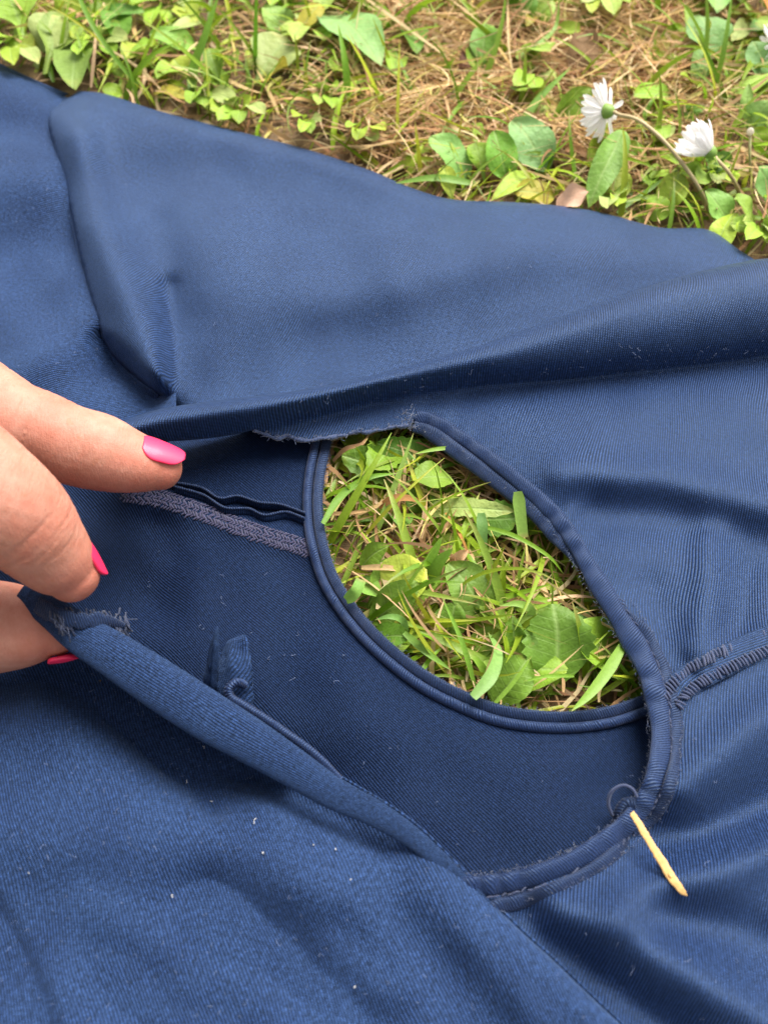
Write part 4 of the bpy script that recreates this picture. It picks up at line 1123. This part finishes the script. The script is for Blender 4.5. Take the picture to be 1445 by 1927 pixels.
for lab, px, wpx, col in STRAWS:
    b = P(*px[0])
    V, F, C = ribbon_blade(px, wpx * mm_per_px(b), col, 0.6)
    o = obj('dry_straw', mesh('dry_straw', V - b, F, None, C), M['thatch']); o.location = b
    tag(o, lab, 'straw', 'dry straws standing out')

# brown dead leaf at the top right, dark clod, fallen beige leaf
def dead_leaf(lab, base, tip, wpx, col, kind='pointed', **kw):
    b, t = P(*base), P(*tip)
    V, F, U, C = leaf_mesh(b, t, wpx * mm_per_px(b), kind, 0.15, col=col, seed=len(lab), wave=0.16, cup=0.5, **kw)
    o = obj('dead_leaf', mesh('dead_leaf', V - b, F, U, C), M['thatch']); o.location = b
    tag(o, lab, 'leaf', 'dead leaves on the lawn')
dead_leaf('curled orange-brown dead leaf in the top right corner', (1385, -25, 14), (1475, 75, 15), 44, (.50, .22, .07))
dead_leaf('beige fallen leaf half under the cloth edge', (1050, 395, 9), (1108, 362, 14), 46, (.62, .40, .28), 'oval')
dead_leaf('dark brown dead leaf standing by the upright twisted leaf', (875, 165, 4), (868, 95, 13), 30, (.16, .085, .055))
dead_leaf('grey-brown shrivelled leaf behind the first daisy', (1085, 165, 4), (1098, 60, 12), 56, (.20, .125, .065), 'oval')
dead_leaf('tan scrap of leaf left of the first daisy stem', (1055, 285, 6), (1110, 300, 9), 22, (.48, .28, .15), 'oval')
dead_leaf('pale dry leaf scrap in the middle of the neck opening', (850, 1065, 8), (880, 1035, 13), 24, (.66, .40, .22), 'oval')

# ------------------------------------------------------------------ daisies
def daisy(lab, head, axis, nrad, stem, rp, plen, alpha, jit):
    c = P(*head); ax = norm(VR * axis[0] + VU * axis[1] + VF * axis[2])
    root = thing('daisy', lab, 'flower', P(stem[-1][0], stem[-1][1], 0))
    e1 = norm(np.cross(ax, [0.2, 0.3, 1])); e2 = np.cross(ax, e1)
    cs = cr(stem, 8); p = P(cs[:, 0], cs[:, 1], cs[:, 2])
    p[0] = c - ax * rp * 1.2
    col = np.array([[.50, .31, .20]]) * np.ones((len(p), 1)); col = col * np.linspace(1.05, .85, len(p))[:, None] + np.array([[.0, .08, 0]])
    V, F, uv = tube(p, np.linspace(0.0006, 0.00075, len(p)), nc=9)
    obj('stem', mesh('stem', V, F, uv, np.repeat(col, 9, 0)), M['stalk'], root)
    # involucre: cup with scale ridges
    prof = [(-1.35, .25), (-1.15, .62), (-.8, .9), (-.4, 1.05), (0.05, 1.1), (.3, .95)]
    nc = 26; V = []
    for z, r_ in prof:
        for j in range(nc):
            a_ = 2 * math.pi * j / nc
            V.append(c + ax * z * rp + (e1 * math.cos(a_) + e2 * math.sin(a_)) * rp * r_ * (1 + .06 * (j % 2)))
    V = np.array(V)
    F = [[i * nc + j, i * nc + (j + 1) % nc, (i + 1) * nc + (j + 1) % nc, (i + 1) * nc + j] for i in range(len(prof) - 1) for j in range(nc)]
    F.append(list(range(nc))[::-1]); F.append(list(range((len(prof) - 1) * nc, len(prof) * nc)))
    obj('green_cup', mesh('green_cup', V, F, None, (0.22, 0.36, 0.07)), M['stalk'], root)
    V = []
    for i in range(6):
        ph_ = i / 5 * math.pi / 2
        for j in range(20):
            a_ = 2 * math.pi * j / 20
            V.append(c + ax * rp * (.3 + .55 * math.sin(ph_)) + (e1 * math.cos(a_) + e2 * math.sin(a_)) * rp * .95 * max(.05, math.cos(ph_)))
    F = [[i * 20 + j, i * 20 + (j + 1) % 20, (i + 1) * 20 + (j + 1) % 20, (i + 1) * 20 + j] for i in range(5) for j in range(20)] + [list(range(100, 120))]
    obj('yellow_disc', mesh('yellow_disc', np.array(V), F, None, (.75, .50, .03)), M['stalk'], root)
    for k in range(nrad):
        a_ = 2 * math.pi * k / nrad + rng.normal(0, .06)
        al = alpha + rng.normal(0, jit) + (0.16 if k % 2 else 0)
        rd = e1 * math.cos(a_) + e2 * math.sin(a_); tg = -e1 * math.sin(a_) + e2 * math.cos(a_)
        d = ax * math.cos(al) + rd * math.sin(al); nn = np.cross(tg, d)
        L = plen * rng.uniform(.88, 1.08); wd_ = plen * 0.25 * rng.uniform(.85, 1.2)
        V = []
        for i in range(9):
            v = i / 8
            wv = wd_ * (0.45 + .55 * sstep(0, .55, v)) * math.sqrt(max(.02, 1 - max(0, (v - .75) / .25) ** 2 * .93))
            for j in range(4):
                u = 2 * j / 3 - 1
                V.append(c + ax * rp * .1 + rd * rp * .9 + d * L * v + tg * u * wv / 2 + nn * (-.10 * L * v * v + (u * u) * wv * .18))
        F = [[i * 4 + j, i * 4 + j + 1, (i + 1) * 4 + j + 1, (i + 1) * 4 + j] for i in range(8) for j in range(3)]
        obj('petal', mesh('petal', np.array(V), F, None, (.95, .93, .93)), M['petal'], root)
daisy('open white daisy turned away on a long bent stem', (1140, 209, 24), (-.66, .30, .62), 36, [(1160, 215, 24), (1200, 226, 25), (1245, 262, 23), (1285, 310, 18), (1315, 355, 12), (1334, 400, 3)], 0.0022, 0.0080, 1.12, .18)
daisy('half closed white daisy beside the bent daisy stem', (1334, 285, 20), (-.72, .55, -.12), 28, [(1345, 297, 19), (1368, 322, 16), (1385, 350, 10), (1395, 380, 2)], 0.0020, 0.0102, .5, .17)
daisy('small white flower half hidden at the right edge', (1450, 85, 14), (-.85, .1, -.1), 12, [(1456, 90, 13), (1470, 110, 8), (1480, 130, 2)], 0.0016, 0.0065, 1.0, .15)
# budding seedling at the right
root = thing('flower_bud', 'tiny white flower bud on a thin stalk beside the half closed daisy', 'flower', P(1412, 345, 0))
cs = cr([(1411, 248, 19), (1410, 290, 14), (1412, 345, 4)], 8); V, F, uv = tube(P(cs[:, 0], cs[:, 1], cs[:, 2]), 0.0005, nc=7)
obj('stem', mesh('stem', V, F, uv, (.42, .40, .18)), M['stalk'], root)
b = P(1411, 248, 19.5); V, F, uv = tube(np.array([b + np.array([0, 0, z]) for z in np.linspace(-.0014, .0016, 7)]), np.array([.0003, .0009, .0012, .0013, .0011, .0008, .0002]), up=(0, 1, 0), nc=9)
obj('bud', mesh('bud', V, F, uv, (.78, .72, .62)), M['petal'], root)

# ------------------------------------------------------------------ lawn scatter
def cover_at(xy):
    i = np.clip(np.floor((xy[:, 0] + 0.5) / 0.002).astype(int), 0, 499); j = np.clip(np.floor((xy[:, 1] + 0.5) / 0.002).astype(int), 0, 499)
    return cover[i, j]
def strands(N_, box, length, width, elev0, bend, z0, cols, seg=6, across=3, fold=.18, taper=3.0, kink=0.5, roll=0.8, seed=1, margin=0.0008, dry=0.0):
    g = np.random.default_rng(seed)
    p0 = np.stack([g.uniform(box[0], box[2], N_), g.uniform(box[1], box[3], N_), g.uniform(z0[0], z0[1], N_)], 1)
    L = g.uniform(length[0], length[1], N_); W = g.uniform(width[0], width[1], N_)
    az = g.uniform(0, 2 * math.pi, N_); e0 = g.uniform(elev0[0], elev0[1], N_); de = g.uniform(bend[0], bend[1], N_)
    daz = g.normal(0, kink, N_)
    pts = [p0]; dirs = []
    for s in range(seg):
        f = s / seg
        e = e0 - de * f; a_ = az + daz * f
        d = np.stack([np.cos(a_) * np.cos(e), np.sin(a_) * np.cos(e), np.sin(e)], 1)
        dirs.append(d); q_ = pts[-1] + d * (L / seg)[:, None]
        q_[:, 2] = np.maximum(q_[:, 2], 0.0006)
        pts.append(q_)
    dirs.append(dirs[-1])
    pts = np.stack(pts, 1); dirs = np.stack(dirs, 1)                     # N, S+1, 3
    ok = np.ones(N_, bool)
    if dry:
        for (cx, cy, rx, ry) in ((930, 110, 230, 150), (1120, 90, 130, 100), (620, 260, 130, 60)):
            a_, b_ = P(cx - rx, cy, 0), P(cx + rx, cy, 0); c_, d_ = P(cx, cy + ry, 0), P(cx, cy - ry, 0)
            e_ = ((p0[:, 0] - (a_[0] + b_[0]) / 2) / (b_[0] - a_[0]) * 2) ** 2 + ((p0[:, 1] - (c_[1] + d_[1]) / 2) / (d_[1] - c_[1]) * 2) ** 2
            ok &= ~((e_ < 1) & (g.random(N_) < dry * (1 - .5 * e_)))
    for s in range(seg + 1):
        ok &= pts[:, s, 2] < cover_at(pts[:, s, :2]) - margin
    pts, dirs, W, az = pts[ok], dirs[ok], W[ok], az[ok]
    n_ = len(pts)
    rl = g.normal(0, roll, n_)
    hs_ = np.stack([-np.sin(az), np.cos(az), np.zeros(n_)], 1)[:, None]
    up_ = np.cross(dirs, np.broadcast_to(hs_, dirs.shape)); hs_ = np.cross(up_, dirs) * -1
    side = hs_ * np.cos(rl)[:, None, None] + up_ * np.sin(rl)[:, None, None]
    nr = np.cross(side, dirs)
    s = np.linspace(0, 1, seg + 1)
    wv = W[:, None] * (1 - s[None] ** taper * .93) * (.55 + .45 * np.minimum(1, s[None] * 5))
    off_ = np.linspace(-.5, .5, across)
    V = pts[:, :, None] + side[:, :, None] * (wv[:, :, None] * off_)[..., None] - nr[:, :, None] * (wv[:, :, None] * fold * (1 - np.abs(off_) * 2))[..., None]
    cidx = g.integers(0, len(cols), n_)
    C = np.asarray(cols)[cidx] * g.uniform(.75, 1.25, (n_, 1)) * g.uniform(.93, 1.07, (n_, 3))
    C = np.broadcast_to(C[:, None, None], V.shape).copy()
    tipw = (g.random(n_) < .4)[:, None, None, None] * sstep(.75, 1, s)[None, :, None, None] * .7
    C = C * (1 - tipw) + tipw * np.array([.45, .34, .14])
    m = (seg + 1) * across
    base = (np.arange(n_) * m)[:, None, None]
    i = np.arange(seg)[None, :, None] * across; j = np.arange(across - 1)[None, None]
    a0 = base + i + j
    F = np.stack([a0, a0 + 1, a0 + across + 1, a0 + across], -1).reshape(-1, 4)
    return V.reshape(-1, 3), F, C.reshape(-1, 3)

STRAWC = [(.60, .40, .20), (.52, .33, .16), (.66, .48, .27), (.46, .27, .13), (.33, .18, .09), (.68, .51, .29), (.54, .37, .15), (.50, .42, .14)]
GRASSC = [(.21, .34, .015), (.26, .38, .022), (.15, .28, .012), (.32, .42, .03), (.37, .41, .03), (.23, .35, .04)]
BOX = (-0.34, -0.20, 0.34, 0.36); NEAR = (-0.045, -0.075, 0.10, 0.05)
def stuff(name, parts, mat, lab):
    V = np.vstack([a[0] for a in parts]); C = np.vstack([a[2] for a in parts])
    o_, Fs = 0, []
    for a in parts: Fs.append(a[1] + o_); o_ += len(a[0])
    o = obj(name, mesh(name, V, np.vstack(Fs), None, C), mat); tag(o, lab, None, None, 'stuff')
stuff('dead_grass', [strands(14000, BOX, (.010, .036), (.0004, .0018), (-.1, .45), (-.2, .9), (.001, .009), STRAWC, 5, 2, 0, 3, .9, .9, 1),
                     strands(9000, BOX, (.004, .016), (.0003, .0011), (-.3, .6), (-.5, 1.0), (.002, .011), STRAWC, 4, 2, 0, 2, 1.4, 1.2, 2),
                     strands(3900, tuple(np.concatenate([P(640, 330, 0)[:2], P(1260, -60, 0)[:2]])), (.010, .045), (.0003, .0012), (-.1, .35), (-.2, .6), (.001, .010), STRAWC, 6, 2, 0, 3, .8, .9, 31),
                     strands(1500, NEAR, (.008, .035), (.0004, .0013), (-.1, .5), (-.2, .9), (.001, .010), STRAWC, 6, 2, 0, 3, .9, .9, 3)], M['thatch'], 'matted dry brown grass thatch over the soil')
stuff('grass', [strands(7500, BOX, (.012, .042), (.0010, .0026), (.25, 1.25), (.2, 1.5), (.0, .004), GRASSC, 7, 3, .18, 3, .5, .6, 5, dry=.68),
                strands(4800, BOX, (.010, .026), (.0006, .0014), (.3, 1.4), (.1, 1.2), (.0, .004), GRASSC, 6, 3, .18, 3, .5, .6, 6, dry=.68),
                strands(900, NEAR, (.012, .036), (.0009, .0026), (.2, 1.2), (.2, 1.4), (.0, .004), GRASSC, 8, 3, .18, 3, .5, .6, 7)], M['blade'], 'short green lawn grass growing through dry thatch')

def ground_leaves(n_):
    g = np.random.default_rng(77); J = Join(); made = 0
    while made < n_:
        x, y = g.uniform(BOX[0], BOX[2]), g.uniform(BOX[1], BOX[3])
        a_ = g.uniform(0, 6.3); L = g.uniform(.008, .021); e = g.uniform(.1, .7)
        b = np.array([x, y, g.uniform(.002, .006)]); t = b + L * np.array([math.cos(a_) * math.cos(e), math.sin(a_) * math.cos(e), math.sin(e)])
        ch = np.array([b, (b + t) / 2, t]) + np.array([0, 0, .001])
        made += 1
        if (ch[:, 2] > cover_at(ch[:, :2]) - .003).any(): continue
        c = GREENS[g.integers(0, 5)] * g.uniform(.8, 1.2) if g.random() > .12 else np.array(YEL) * g.uniform(.6, 1)
        V, F, U, C = leaf_mesh(b, t, L * g.uniform(.4, .75), ['spoon', 'spoon', 'oval', 'spoon', 'pointed'][g.integers(0, 5)], g.uniform(0, .15), g.uniform(0, .5), c, face=np.array([0, 0, 1]) + g.normal(0, .3, 3), seed=made)
        J.add(V, F, U, C)
    o = obj('ground_cover', J.mesh('ground_cover'), M['leaf']); tag(o, 'small weed leaves growing low among the grass', None, None, 'stuff')
ground_leaves(900)
